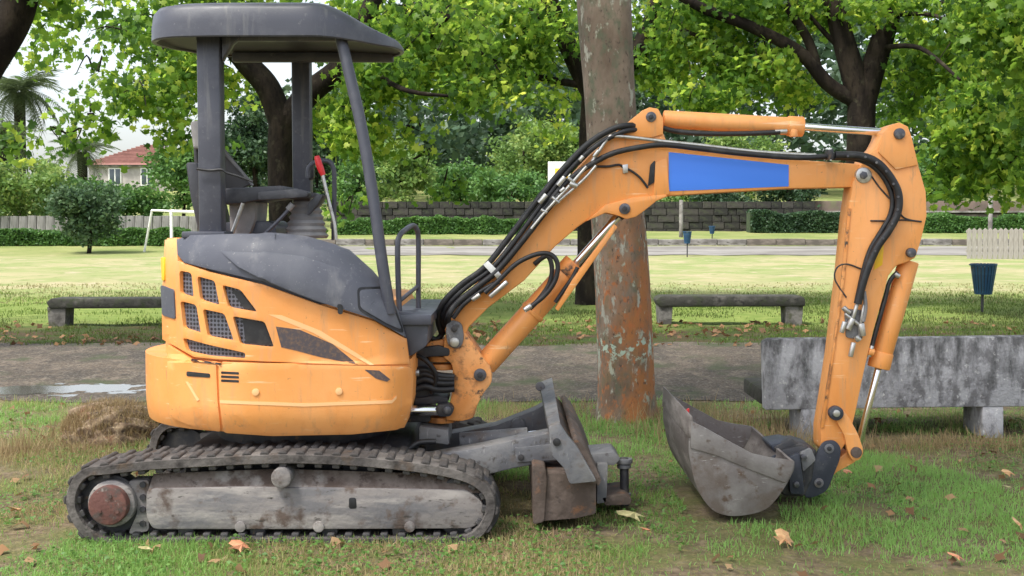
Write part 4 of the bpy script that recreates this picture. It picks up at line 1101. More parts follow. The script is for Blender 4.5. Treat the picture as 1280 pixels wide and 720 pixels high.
# blue bin on a post
def slat_bin(label, px, ytop, ybot, wpx, Y, yb):
    g = gp(px, Y)
    t = thing('litter_bin', label, 'litter bin', g, 'blue litter bins on posts')
    c0, c1 = at(px, ytop, Y), at(px, ybot, Y)
    r0, r1 = wpx / 2 * Y / F, wpx / 2 * Y / F * .66
    cyl('liner', c1, c0 - Vector((0, 0, .03)), r1 * .93, M['black'], t, r1=r0 * .93, n=20)
    tube('rim', [c0 + Vector((math.cos(a), math.sin(a), 0)) * r0 for a in [k * math.pi / 8 for k in range(16)]], .012, M['binblue'], t, 6, 2, True, True)
    n = 22
    me = None
    for k in range(n):
        a = k * 2 * math.pi / n
        if me is None:
            bm = bmesh.new()
            wd0, wd1 = r0 * 2 * math.pi / n * .36, r1 * 2 * math.pi / n * .36
            A = [Vector((r0, -wd0, c0.z + .02 - c1.z)), Vector((r0, wd0, c0.z + .02 - c1.z)), Vector((r1, wd1, 0)), Vector((r1, -wd1, 0))]
            extrude_ring(bm, A, [p + Vector((-.02, 0, 0)) for p in A])
            bmesh.ops.recalc_face_normals(bm, faces=bm.faces)
            me = bpy.data.meshes.new('slat'); bm.to_mesh(me); bm.free(); me.materials.append(M['binblue'])
        o = bpy.data.objects.new('slat', me); COL.objects.link(o); o.parent = t
        o.location = Vector((c1.x, c1.y, c1.z)) - t.location; o.rotation_euler = (0, 0, a)
    cyl('base', c1 - Vector((0, 0, .01)), c1 + Vector((0, 0, .02)), r1, M['binblue'], t)
    cyl('post', (g.x, g.y, g.z - .1), (g.x, g.y, c1.z), .022, M['dark'], t)
slat_bin('blue slatted litter bin on a thin post in front of the white picket fence', 1229, 331, 367, 32, 19.2, 393)
slat_bin('small blue bin on a post in the far field, nearer the big trunk', 859, 290, 304, 11, 44, 318)
slat_bin('smallest blue bin on the far bank beyond the paved path', 890, 283, 292, 8, 52, 303)
# picket fence
YF_ = 42.0
PF = thing('picket_fence', 'pale wooden picket fence at the right edge of the field', 'fence', gp(1250, YF_))
ga = float(ground_z(16.6, YF_))
pb = bmesh.new()
hh = at(1245, 285, YF_).z - ga + .05
A = [(-.075, 0, 0), (.075, 0, 0), (.075, 0, hh - .07), (0, 0, hh), (-.075, 0, hh - .07)]
extrude_ring(pb, [Vector(p) for p in A], [Vector(p) + Vector((0, .03, 0)) for p in A]); bmesh.ops.recalc_face_normals(pb, faces=pb.faces)
pm = bpy.data.meshes.new('picket'); pb.to_mesh(pm); pb.free(); pm.materials.append(M['paling'])
x0 = at(1212, 300, YF_).x
for k in range(15):
    o = bpy.data.objects.new('picket', pm); COL.objects.link(o); o.parent = PF
    o.location = Vector((x0 + k * .178, YF_ + random.uniform(-.01, .01), ga - .05)) - PF.location
    o.rotation_euler = (0, random.uniform(-.02, .02), 0)
for zz in (.3, .95): box('rail', (x0 + 1.25, YF_ + .06, ga + zz), (2.7, .05, .09), M['paling'], PF, .004)
# goal
YG = 46.0
GL = thing('football_goal', 'white football goal standing before the hedge on the left', 'goal', gp(214, YG))
tb_ = lambda n_, pts, r_: tube(n_, pts, r_, M['white'], GL, 8, 1, False)
gz = float(ground_z(-13, YG))
pA, pB = at(214, 264, YG), at(262, 266, YG)
tb_('post', [Vector((pA.x, YG, gz - .1)), pA], .06)
tb_('post', [Vector((pB.x, YG, gz - .1)), pB], .06)
tb_('crossbar', [pA, pB], .06)
qA = at(190, 263, YG + 1.0)
tb_('top_bar', [pA, qA], .045)
qG = at(180, 312, YG + 1.4)
tb_('back_stay', [qA, Vector((qG.x, qG.y, float(ground_z(qG.x, qG.y)) - .05))], .045)

# ------------------------------------------------------------------ far walls
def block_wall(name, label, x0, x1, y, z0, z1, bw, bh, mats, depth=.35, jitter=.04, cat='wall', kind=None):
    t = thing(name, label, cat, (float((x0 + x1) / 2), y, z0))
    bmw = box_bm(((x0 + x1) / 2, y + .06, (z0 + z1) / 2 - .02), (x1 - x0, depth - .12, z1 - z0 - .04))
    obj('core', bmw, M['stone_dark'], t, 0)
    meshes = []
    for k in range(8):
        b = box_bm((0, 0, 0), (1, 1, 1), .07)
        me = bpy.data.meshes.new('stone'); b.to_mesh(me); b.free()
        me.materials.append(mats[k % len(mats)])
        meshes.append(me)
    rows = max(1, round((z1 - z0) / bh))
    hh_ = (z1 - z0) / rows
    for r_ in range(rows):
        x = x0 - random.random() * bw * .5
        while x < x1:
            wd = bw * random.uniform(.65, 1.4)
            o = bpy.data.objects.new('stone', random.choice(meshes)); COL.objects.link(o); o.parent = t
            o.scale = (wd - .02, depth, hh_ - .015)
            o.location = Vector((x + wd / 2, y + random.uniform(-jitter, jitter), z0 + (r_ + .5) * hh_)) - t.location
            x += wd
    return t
wz = at(900, 290, 60).z
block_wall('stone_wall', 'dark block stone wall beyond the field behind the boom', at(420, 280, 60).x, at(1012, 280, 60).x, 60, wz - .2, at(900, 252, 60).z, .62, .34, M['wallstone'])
# left boundary wall of upright concrete planks
LW = thing('plank_wall', 'grey wall of upright concrete planks behind the left hedge', 'wall', gp(100, 59))
lb0, lb1 = at(-60, 280, 59).x, at(262, 280, 59).x
pbm = box_bm((0, 0, 0), (1, 1, 1), .03); pme = bpy.data.meshes.new('plank'); pbm.to_mesh(pme); pbm.free(); pme.materials.append(M['plank'])
zb, zt = at(100, 300, 59).z, at(100, 270, 59).z
x = lb0
while x < lb1:
    o = bpy.data.objects.new('plank', pme); COL.objects.link(o); o.parent = LW
    o.scale = (.40, .12, zt - zb + random.uniform(-.04, .04)); o.location = Vector((x, 59 + random.uniform(-.03, .03), (zt + zb) / 2)) - LW.location
    x += .43
# low kerb wall along the paved path
KW = thing('kerb_wall', 'low kerb wall of pale and dark blocks along the far paved path', 'low wall', (8, 50.2, .45))
kb = box_bm((0, 0, 0), (1, 1, 1), .04)
kms = []
for m_ in (M['kerb'], M['kerb_dark']):
    q = bpy.data.meshes.new('kerb_stone'); kb.to_mesh(q); q.materials.append(m_); kms.append(q)
kb.free()
x = -9.0
while x < 26:
    pxx = x / 50.2 * F + 640
    darkish = (520 < pxx < 590) or (925 < pxx < 1010) or pxx > 1010 and random.random() < .55 or random.random() < .18
    o = bpy.data.objects.new('kerb_stone', kms[1 if darkish else 0]); COL.objects.link(o); o.parent = KW
    o.scale = (1.18, .3, .42); o.location = Vector((x, 50.2, .54 + random.uniform(-.015, .015))) - KW.location
    x += 1.2
# brown retaining wall on the right
BW = thing('retaining_wall', 'long brown rendered retaining wall at the far right', 'wall', (19, 63, 1))
box('render_panel', (22.5, 63.2, at(1100, 256, 63).z - .35), (16, .4, 1.1), M['brownwall'], BW, .03)
box('footing', (22.5, 63.0, at(1100, 280, 63).z - .1), (16, .5, 1.2), M['kerb_dark'], BW, .03)
box('ledge', (22.5, 62.95, at(1100, 265, 63).z), (16, .7, .10), M['kerb'], BW, .02)
# notice board
SG = thing('notice_board', 'pale notice board on thin poles seen beside the boom hoses', 'sign', gp(699, 57))
pa, pb_ = at(685, 202, 57), at(713, 246, 57)
box('board', ((pa.x + pb_.x) / 2, 57, (pa.z + pb_.z) / 2), (pb_.x - pa.x, .06, pa.z - pb_.z), M['signw'], SG, .01)
for xx in (pa.x + .05, pb_.x - .05): cyl('pole', (xx, 57.08, float(ground_z(xx, 57)) - .1), (xx, 57.08, pa.z), .05, M['silver'], SG, n=10)
box('yellow_panel', ((pa.x + pb_.x) / 2 + .1, 56.96, (pa.z + pb_.z) / 2 + .25), (.6, .02, .5), M['yellow'], SG, .002)
# utility posts by the wall
for px, ya, Y, lab in ((851, 250, 53, 'grey wooden post before the stone wall right of the big trunk'), (1237, 245, 50, 'thin pale post between the hedge clumps at the right')):
    g = gp(px, Y)
    o = cyl('post', (g.x, g.y, g.z - .1), (g.x, g.y, at(px, ya, Y).z), .09, M['kerb'], None, n=10)
    tag(o, lab, 'post')

# ------------------------------------------------------------------ house
YH = 120.0
h0, h1 = at(111, 210, YH), at(232, 210, YH)
HT = thing('house', 'grey stone house with a red tiled hipped roof on the far left', 'house', ((h0.x + h1.x) / 2, YH, float(ground_z(-36, YH))))
zev = at(150, 206, YH).z; zri = at(180, 183, YH + 4).z
cxh = (h0.x + h1.x) / 2; wdh = h1.x - h0.x
gzh = float(ground_z(cxh, YH))
box('wall', (cxh, YH + 4.5, (zev + gzh) / 2 - .2), (wdh, 9, zev - gzh + .4), M['housewall'], HT, .02)
bm = bmesh.new()
e = .5
v = [bm.verts.new(p) for p in ((h0.x - e, YH - e, zev), (h1.x + e, YH - e, zev), (h1.x + e, YH + 9 + e, zev), (h0.x - e, YH + 9 + e, zev), (cxh - .6, YH + 4.5, zri + .2), (cxh + .6, YH + 4.5, zri + .2))]
for f in ((0, 1, 5, 4), (1, 2, 5), (2, 3, 4, 5), (3, 0, 4), (3, 2, 1, 0)): bm.faces.new([v[i] for i in f])
rf = obj('roof', bm, M['tile'], HT, 0)
box('eaves', (cxh, YH + 4.5, zev - .12), (wdh + .7, 9.7, .18), M['kerb'], HT, .02)
box('chimney', (cxh + 1.2, YH + 5, zri + .2), (.7, .7, 1.2), M['housewall'], rf, .02)
# roof tile courses
tbm = bmesh.new()
for k in range(1, 14):
    t = k / 14
    a = v_ = None
    p = Vector((h0.x - e, YH - e, zev)).lerp(Vector((cxh - .6, YH + 4.5, zri + .2)), t); q = Vector((h1.x + e, YH - e, zev)).lerp(Vector((cxh + .6, YH + 4.5, zri + .2)), t)
    box_bm(((p.x + q.x) / 2, p.y, p.z + .05), (q.x - p.x, .18, .10), bm=tbm)
tc = obj('tile_courses', tbm, M['tile'], rf, 0); tc['kind'] = 'stuff'
for px in (144, 184, 222):
    c = at(px, 221, YH)
    wf = box('window', (c.x, YH - .02, c.z), (1.25, .16, 1.75), M['white'], HT, .01)
    box('pane', (c.x - .29, YH - .09, c.z), (.46, .06, 1.5), M['glass'], wf, .004)
    box('pane', (c.x + .29, YH - .09, c.z), (.46, .06, 1.5), M['glass'], wf, .004)
    box('sill', (c.x, YH - .1, c.z - .95), (1.5, .3, .12), M['kerb'], wf, .01)

# ------------------------------------------------------------------ palms
def palm(label, px, ytop, Y, rad, nfr):
    g = gp(px, Y); c = at(px, ytop, Y)
    t = thing('palm_tree', label, 'palm tree', g, 'palm trees left of the house')
    tr = tube('trunk', [g - Vector((0, 0, .3)), (g + c) / 2 + Vector((.1, 0, 0)), c], .34, M['bark_dark'], t, 10, 4)
    V, Fc = [], []
    n = 22
    for k in range(n + 1):
        s = k / n
        X = s * .95; Z = .42 * s - .95 * s * s
        V.append((X, 0, Z))
    for k in range(2, n):
        s = k / n; L = .30 * math.sin(math.pi * (.12 + .86 * s)) + .05
        for sg in (-1, 1):
            i = len(V)
            X, _, Z = V[k]
            V += [(X - .014, sg * .004, Z), (X + .014, sg * .004, Z), (X + .10, sg * L, Z - .14 - .1 * random.random())]
            Fc.append((i, i + 1, i + 2))
    V = np.array(V); 
    rr = []
    Va, Fa = V * rad, np.array(Fc)
    bm0 = bpy.data.meshes.new('frond')
    bm0.from_pydata(Va.tolist(), [], Fc)
    at_ = bm0.attributes.new('rnd', 'FLOAT', 'POINT'); at_.data.foreach_set('value', RNG.random(len(Va)).astype(np.float32))
    bm0.materials.append(M['palm_leaf'])
    for k in range(nfr):
        o = bpy.data.objects.new('frond', bm0); COL.objects.link(o); o.parent = t
        o.location = c - t.location
        o.rotation_euler = (random.uniform(-.3, .3), R(random.uniform(-62, 38)), k * 2.399)
        s = random.uniform(.8, 1.1); o.scale = (s, s, s)
palm('tall palm tree with a full rounded head at the far left edge', 24, 116, 75, 2.5, 64)
palm('shorter palm tree just left of the stone house', 102, 190, 85, 2.3, 40)
palm('low palm tree half hidden below the tall one at the left edge', 0, 172, 70, 2.2, 44)

# ------------------------------------------------------------------ far trees, bushes, hedges
def far_tree(label, px, ytop, ybot, wpx, Y, mat, n, size, name='tree', trunk=True, group='trees and bushes beyond the field', tmpl=T_QUAD, lobes=5, cat='tree', trunk_r=.12, clump=60, spread=None):
    g = gp(px, Y)
    t = thing(name, label, cat, g, group)
    a, b = at(px, ytop, Y).z, max(at(px, ybot, Y).z, g.z + .1)
    rx = wpx / 2 * Y / F; rz = (a - b) / 2
    cz = (a + b) / 2
    bl = [((g.x, Y, cz), (rx * .86, rx * .7, rz * .88), int(n * .45))]
    for k in range(lobes):
        an = random.uniform(0, 2 * math.pi); el = random.uniform(-.5, 1)
        bl.append(((g.x + math.cos(an) * rx * .5, Y + math.sin(an) * rx * .45, cz + el * rz * .5), (rx * .5, rx * .45, rz * .45), int(n * .55 / lobes)))
    crown('crown', bl, mat, tmpl, size, t, .3, clump, spread or size * 1.3, .45)
    if trunk:
        tube('trunk', [g - Vector((0, 0, .3)), Vector((g.x + .1, Y, (g.z + cz) / 2)), Vector((g.x - .05, Y, cz + rz * .3))], lambda s: trunk_r * (1 - .5 * s), M['bark_dark'], t, 8, 4)
    return t
L_ = M['small_leaf']; D_ = M['dark_leaf']; H_ = M['hedge_leaf']
far_tree('light green round tree with a trunk showing right of the canopy tube', 500, 168, 265, 92, 62, L_, 4200, .22)
far_tree('small light green tree, leftmost behind the canopy tube', 448, 182, 272, 74, 64, H_, 3000, .22)
far_tree('tallest bright yellow green round tree in the middle distance', 655, 142, 250, 92, 70, L_, 5200, .22)
far_tree('mid green bush tree between the two bright round trees', 575, 195, 275, 100, 66, H_, 4200, .22)
far_tree('low mid green bush tree behind the boom hoses', 640, 205, 278, 100, 63, H_, 4200, .22)
far_tree('bright green tree touching the left side of the big trunk', 712, 150, 262, 80, 71, L_, 4200, .22)
far_tree('green tree behind the big trunk above the boom', 775, 168, 268, 90, 68, H_, 3600, .22)
far_tree('small dark bush tree above the stone wall under the blue panel', 905, 232, 284, 76, 62.5, D_, 2600, .2)
far_tree('bushy tree over the stone wall left of the arm', 985, 210, 284, 80, 63, D_, 3000, .2)
far_tree('rounded green tree above the stone wall behind the boom', 850, 190, 262, 110, 72, H_, 4200, .24)
far_tree('pale green tree behind the arm cylinder', 930, 150, 250, 110, 78, L_, 4600, .26)
far_tree('green tree growing above the brown wall right of the arm', 1185, 170, 258, 120, 74, H_, 4600, .26)
far_tree('green tree above the brown wall at the right edge', 1278, 150, 258, 130, 76, L_, 4600, .26)
far_tree('dark bluish conifer seen between the canopy posts', 318, 92, 262, 92, 66, D_, 7500, .24, trunk_r=.2, lobes=8)
far_tree('broad dark tree left of the conifer behind the canopy post', 229, 170, 268, 84, 70, H_, 5000, .24)
far_tree('dark tree behind the far canopy post', 395, 120, 270, 90, 74, D_, 5500, .26, lobes=7)
far_tree('light green spreading shrub mass at the far left edge', 20, 196, 282, 150, 60.5, L_, 7000, .22, 'shrub', False, cat='shrub')
far_tree('green shrub mass left of the house below the palms', 108, 222, 280, 92, 62, H_, 4500, .22, 'shrub', False, cat='shrub')
far_tree('vivid green shrub under the house windows', 172, 230, 275, 96, 64, H_, 3800, .22, 'shrub', False, cat='shrub')
far_tree('round dark green bush standing in front of the left hedge', 110, 229, 306, 88, 46.5, M['bush_leaf'], 6500, .15, 'bush', True, cat='bush', lobes=9, tmpl=T_QUAD, trunk_r=.1)
def hedge(label, px0, px1, ytop, ybot, Y, n, mat, depth=1.4, size=.13):
    g0, g1 = gp(px0, Y), gp(px1, Y)
    t = thing('hedge', label, 'hedge', (g0 + g1) / 2, 'hedges beyond the field')
    zt = at(640, ytop, Y).z
    m = n
    X = g0.x + (g1.x - g0.x) * RNG.random(m)
    top = zt + (fbm(X * 1.1, X * 0 + Y, 9) - .5) * .55
    zb = ground_z(X, np.full(m, Y))
    ysel = RNG.random(m)
    front = RNG.random(m) < .7
    bulge = (vnoise(X * .9, X * 0 + 3.3 * Y, 4) - .5) * .5
    Yv = np.where(front, Y - depth / 2 + np.abs(RNG.normal(0, .12, m)) - bulge, Y + (ysel - .5) * depth)
    Zv = np.where(front, zb + (top - zb) * RNG.random(m), top - np.abs(RNG.normal(0, .10, m)))
    Zv = np.where(front & (Zv > zb + (top - zb) * .75), Zv, Zv)
    tone = .6 * fbm(X * 2.2, Zv * 2.2, 12) + .5 * RNG.random(m) - .1
    scatter('foliage', T_QUAD, np.stack([X, Yv, Zv], -1), size * (.7 + .6 * RNG.random(m)), tone, mat, t, .35)
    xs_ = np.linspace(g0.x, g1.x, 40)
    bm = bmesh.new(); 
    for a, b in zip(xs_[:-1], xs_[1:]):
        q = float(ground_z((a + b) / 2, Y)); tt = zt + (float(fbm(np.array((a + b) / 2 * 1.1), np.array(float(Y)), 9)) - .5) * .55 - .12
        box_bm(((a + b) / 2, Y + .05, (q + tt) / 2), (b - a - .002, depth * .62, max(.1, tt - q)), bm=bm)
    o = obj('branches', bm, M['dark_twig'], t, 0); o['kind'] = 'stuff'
    return t
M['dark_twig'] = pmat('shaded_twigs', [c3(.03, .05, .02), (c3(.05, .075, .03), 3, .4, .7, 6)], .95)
hedge('clipped green hedge along the field at the far left', -40, 236, 286, 309, 52, 9000, H_)
hedge('clipped green hedge at the foot of the stone wall, centre', 425, 690, 274, 300, 56.5, 11000, H_, 1.6)
hedge('dark clumpy hedge under the stone wall right of the bins', 935, 1066, 266, 290, 58, 5000, D_, 1.4)
hedge('green hedge clumps along the brown wall at the right', 1148, 1330, 268, 290, 58, 7500, H_, 1.4)
# wooded hill: one far mass
P, q = [], []
for k in range(560):
    y = random.uniform(88, 150)
    px = random.uniform(330, 1480)
    x = (px - 640) / F * y
    top = np.interp(px, [330, 420, 560, 760, 900, 1480], [135, 95, 75, 50, -40, -70])
    zt = at(px, top + random.uniform(-20, 50), y).z
    z = float(ground_z(x, y)) + (zt - float(ground_z(x, y))) * max(.12, random.random() ** .8)
    a, b = blob((x, y, z), (3.4, 3.2, 2.8), 110, 22, .55, .4)
    P.append(a); q.append(b)
fo = scatter('woodland', T_QUAD, np.concatenate(P), .75 * (.6 + .8 * RNG.random(sum(map(len, P)))), np.concatenate(q), M['forest_leaf'], None, .3)
fo['kind'] = 'stuff'; fo['label'] = 'wooded hillside of green trees closing the view'

# ------------------------------------------------------------------ plane trees
def limb(bm, pts, r0, r1, n=10):
    tube_bm(pts, lambda t: r0 + (r1 - r0) * t, n, 6, bm)
def pl(*pts): return [at(*p) for p in pts]
M['bark_plane'] = None
def plane_bark():
    m, n, l, b = newmat('plane_bark')
    g = n.new('ShaderNodeTexCoord'); co = g.outputs['Object']
    def tex(s, d, st=(1, 1, 1), off=0):
        mp = n.new('ShaderNodeMapping'); mp.inputs['Scale'].default_value = st; mp.inputs['Location'].default_value = (off, off, off)
        l.new(co, mp.inputs[0])
        t = n.new('ShaderNodeTexNoise'); t.inputs['Scale'].default_value = s; t.inputs['Detail'].default_value = d; t.inputs['Roughness'].default_value = .6
        l.new(mp.outputs[0], t.inputs['Vector']); return t.outputs['Fac']
    def rng(v, a, c):
        r = n.new('ShaderNodeMapRange'); r.inputs['From Min'].default_value = a; r.inputs['From Max'].default_value = c
        l.new(v, r.inputs['Value']); return r.outputs[0]
    def mix(f, a, c):
        x = n.new('ShaderNodeMix'); x.data_type = 'RGBA'; l.new(f, x.inputs['Factor'])
        for k, v in ((6, a), (7, c)):
            if isinstance(v, tuple): x.inputs[k].default_value = v
            else: l.new(v, x.inputs[k])
        return x.outputs[2]
    def mul(a, c):
        x = n.new('ShaderNodeMath'); x.operation = 'MULTIPLY'; l.new(a, x.inputs[0]); l.new(c, x.inputs[1]); return x.outputs[0]
    sp = n.new('ShaderNodeSeparateXYZ'); l.new(co, sp.inputs[0])
    col = mix(rng(tex(4, 9, (1, 1, .6)), .38, .62), c3(.14, .10, .072), c3(.245, .19, .145))
    col = mix(rng(tex(13, 9, (1, 1, .6), 31), .50, .66), col, c3(.12, .13, .085))
    # rust coloured algae low on the right flank, pale flaked patches, blue green lichen
    lowz = rng(sp.outputs['Z'], 2.0, 1.1)
    rs = mul(mul(rng(sp.outputs['X'], TX - .20, TX + .02), lowz), rng(tex(5, 10, (1, 1, .6), 3), .36, .54))
    col = mix(rs, col, c3(.36, .145, .05))
    col = mix(mul(lowz, rng(tex(22, 8, (1, 1, .6), 44), .54, .64)), col, c3(.40, .14, .05))
    col = mix(rng(tex(7, 9, (1.3, 1.3, .5), 7), .60, .64), col, c3(.38, .37, .31))
    col = mix(rng(tex(12, 8, (1, 1, .6), 9), .60, .65), col, c3(.36, .37, .29))
    lz = mul(rng(sp.outputs['Z'], .40, .50), rng(sp.outputs['Z'], .68, .58))
    col = mix(mul(lz, rng(tex(19, 9, (1, 1, 1), 21), .54, .58)), col, c3(.42, .52, .42))
    col = mix(rng(tex(45, 8, (1, 1, .5), 14), .58, .70), col, c3(.07, .05, .04))
    l.new(col, b.inputs['Base Color']); b.inputs['Roughness'].default_value = .9
    bp = n.new('ShaderNodeBump'); bp.inputs['Strength'].default_value = .7; bp.inputs['Distance'].default_value = .02
    l.new(tex(16, 8, (1, 1, .45), 5), bp.inputs['Height']); l.new(bp.outputs[0], b.inputs['Normal'])
    return m
YT = 8.86
TX = at(780, 400, YT).x
M['bark_plane'] = plane_bark()
PT = thing('plane_tree', 'big plane tree with rust stained bark and pale lichen behind the boom', 'tree', gp(782, YT), 'plane trees in the park')
# trunk with uneven girth
def trunk(name, pts, radii, mat, parent, n=28, flare=.0, seed=0):
    bm = bmesh.new(); rings = []
    P = catmull(pts, 8)
    m = len(P)
    for i, p in enumerate(P):
        t = i / (m - 1)
        r = np.interp(t, np.linspace(0, 1, len(radii)), radii)
        ring_ = []
        for k in range(n):
            a = k * 2 * math.pi / n
            wob = 1 + .09 * (float(vnoise(np.array(math.cos(a) * 1.6 + seed + 9), np.array(math.sin(a) * 1.6 + p.z * .8 + 5), 6)) - .5) * 2
            wob += .05 * (float(vnoise(np.array(math.cos(a) * 5 + seed), np.array(math.sin(a) * 5 + p.z * 3), 8)) - .5)
            wob += flare * max(0, 1 - t * 9) * (.6 + .5 * math.sin(a * 5 + seed))
            ring_.append(bm.verts.new(p + Vector((math.cos(a) * r * wob, math.sin(a) * r * wob, 0))))
        rings.append(ring_)
    for a, b in zip(rings, rings[1:]):
        for k in range(n): bm.faces.new((a[k], a[(k + 1) % n], b[(k + 1) % n], b[k]))
    bm.faces.new(rings[-1])
    return obj(name, bm, mat, parent, 60)
g = gp(785, YT)
trunk('trunk', [Vector((g.x, YT, -.15)), at(783, 470, YT), at(776, 330, YT), at(765, 180, YT), at(757, 40, YT), at(752, -120, YT), at(748, -330, YT)], [.245, .212, .195, .186, .190, .19, .15], M['bark_plane'], PT, flare=.35, seed=2)
lb_ = bmesh.new()
top_ = at(750, -260, YT)
for d in ((2.2, -1.2, 1.6), (-2.0, -1.8, 1.4), (1.2, 2.0, 1.8), (-1.6, 1.6, 1.9), (.2, -2.8, 1.2)):
    d = Vector(d); limb(lb_, [top_ - Vector((0, 0, .3)), top_ + d * .5 + Vector((0, 0, .2)), top_ + d * 1.4], .11, .03)
obj('limbs', lb_, M['bark_plane'], PT, 60)
# high crown: shades the machine, out of the frame
crown('crown', [((.6, 6.6, 6.9), (3.6, 4.0, 1.5), 2600), ((-3.0, 5.2, 7.2), (3.2, 3.6, 1.4), 1900), ((3.4, 6.0, 7.0), (2.8, 3.4, 1.4), 1500)], M['plane_leaf'], T_STAR, .21, PT, .8, 40, .32)

PLAB = {
 350: 'dark plane tree with forking limbs seen through the canopy',
 735: 'dark plane tree standing behind the big rust stained trunk',
 1085: 'dark plane tree with spreading limbs behind the excavator arm',
}
def plane_tree(px, Y, trunk_px, r, limbs, blobs, size=.19):
    g = gp(px, Y)
    t = thing('plane_tree', PLAB[px], 'tree', g, 'plane trees in the park')
    pts = [g - Vector((0, 0, .2))] + [at(a, b, Y) for a, b in trunk_px]
    trunk('trunk', pts, [r * 1.15, r, r * .95, r * .95], M['bark_dark'], t, 18, .3, px)
    bm = bmesh.new()
    for L in limbs:
        r0, r1 = L[0]
        limb(bm, [at(q[0], q[1], Y + (q[2] if len(q) > 2 else 0)) for q in L[1:]], r0, r1)
    obj('limbs', bm, M['bark_dark'], t, 60)
    bl = []; tw = bmesh.new()
    for bx, by, dy, rx, ry, rd, n in blobs:
        c = at(bx, by, Y + dy)
        s = (Y + dy) / F
        bl.append(((c.x, c.y, c.z), (rx * s, rd, ry * s), n))
        for k in range(max(2, n // 260)):
            e = c + Vector((random.uniform(-1, 1) * rx * s, random.uniform(-1, 1) * rd, random.uniform(-1, .3) * ry * s))
            b0 = c + Vector((random.uniform(-.4, .4) * rx * s, random.uniform(-.3, .3) * rd, ry * s * random.uniform(.5, 1.1)))
            mid = (b0 + e) / 2 + Vector((random.uniform(-.2, .2), random.uniform(-.2, .2), random.uniform(.05, .25)))
            tube_bm([b0, mid, e], lambda u: .016 - .011 * u, 5, 4, tw)
    obj('twigs', tw, M['bark_dark'], t, 60)['kind'] = 'stuff'
    crown('crown', bl, M['plane_leaf'], T_PALM, size, t, .42, 26, .21, .12)
    return t
YR = 18.6
plane_tree(350, YR, [(355, 330), (352, 200), (354, 145)], .22,
  [((.20, .14), (354, 160), (335, 110), (306, 76), (270, 30), (240, -40)), ((.20, .13), (352, 160), (385, 118), (425, 84), (450, 40), (480, -30)),
   ((.10, .04), (420, 90), (470, 82), (520, 60), (560, 20, -1)), ((.05, .012), (270, 30), (225, 40, -1), (196, 70, -2)), ((.05, .02), (440, 70), (500, 110, -2), (560, 120, -2)),
   ((.09, .03), (470, -10), (520, -20), (600, -20))],
  [(182, 122, -2, 50, 24, .9, 560), (215, 95, -1, 40, 50, 1.0, 800), (196, 35, 0, 46, 24, 1.2, 480), (92, 180, -2.5, 14, 12, .4, 70), (228, 175, -1, 14, 22, .7, 150), (160, 48, -1, 34, 10, .6, 190), (110, 150, -2, 26, 12, .5, 130), (120, 95, -2, 16, 8, .4, 50), (235, 60, 0, 30, 60, 1, 600),
   (446, 165, -1, 24, 42, .7, 700), (480, 90, -1, 50, 32, 1.2, 1600), (545, 50, 0, 80, 50, 1.5, 2900), (300, 0, 0, 100, 30, 1.5, 1300), (455, 40, 1, 70, 50, 1.5, 1900), (590, 120, -1, 46, 14, .8, 360), (520, 165, -1, 16, 9, .4, 60), (280, 110, 1, 30, 36, .9, 300), (410, 130, 1, 30, 40, .9, 500), (425, 262, -1.2, 14, 14, .4, 80), (268, 170, -3, 16, 12, .4, 40)], .118)
plane_tree(735, 20.8, [(736, 330), (738, 200), (744, 110)], .21,
  [((.19, .12), (744, 125), (716, 70), (690, 10), (670, -60)), ((.19, .14), (745, 125), (790, 76), (818, 20), (840, -60)), ((.07, .03), (738, 108), (690, 100), (640, 88), (590, 60, -1), (540, 20, -1)),
   ((.05, .02), (700, 40), (660, 10), (620, -30)), ((.05, .02), (815, 30), (860, 40, -1), (900, 60, -1))],
  [(650, 50, 0, 70, 46, 1.5, 1700), (610, 110, -1, 56, 22, 1.0, 700), (705, 120, 1, 24, 16, .8, 160), (600, 5, 0, 90, 40, 1.4, 1900), (830, 70, 0, 50, 44, 1.4, 1300), (720, 0, 1, 70, 36, 1.4, 1200), (860, 20, 0, 70, 44, 1.5, 1700), (690, 165, 2, 30, 10, .6, 90), (560, 236, -2, 16, 12, .4, 70), (520, 205, -2, 14, 8, .3, 40)], .118)
plane_tree(1085, 19.5, [(1080, 330), (1076, 220), (1078, 120)], .235,
  [((.21, .15), (1078, 130), (1096, 70), (1112, 20), (1130, -50)), ((.21, .14), (1077, 130), (1060, 70), (1046, 20), (1030, -50)), ((.13, .07), (1072, 128), (1035, 105), (1000, 66), (940, 34), (870, 6), (800, -40)),
   ((.09, .05), (1024, 96), (1010, 50), (985, 10), (960, -40)), ((.05, .03), (1060, 70), (1030, 40), (995, 0)), ((.05, .02), (1100, 60), (1150, 60, -1), (1200, 100, -2)), ((.04, .015), (1110, 20), (1170, 20, -1), (1230, 60, -2))],
  [(930, 90, .8, 60, 44, 1.4, 1500), (880, 125, 0, 44, 26, 1.0, 600), (1000, 15, 1, 80, 34, 1.5, 1400), (1000, 115, 1.2, 40, 24, 1.0, 450), (1190, 60, 0, 80, 60, 1.6, 2700), (1220, 165, -1.5, 56, 56, 1.2, 2100), (1190, 225, -1, 36, 22, .8, 550), (1260, 120, -1, 60, 70, 1.4, 2000),
   (1145, 120, 1.2, 34, 50, 1.1, 700), (1105, 0, -.6, 70, 26, 1.0, 700), (930, 5, .6, 70, 34, 1.4, 1100), (1262, 225, -2, 28, 26, .7, 420)], .118)
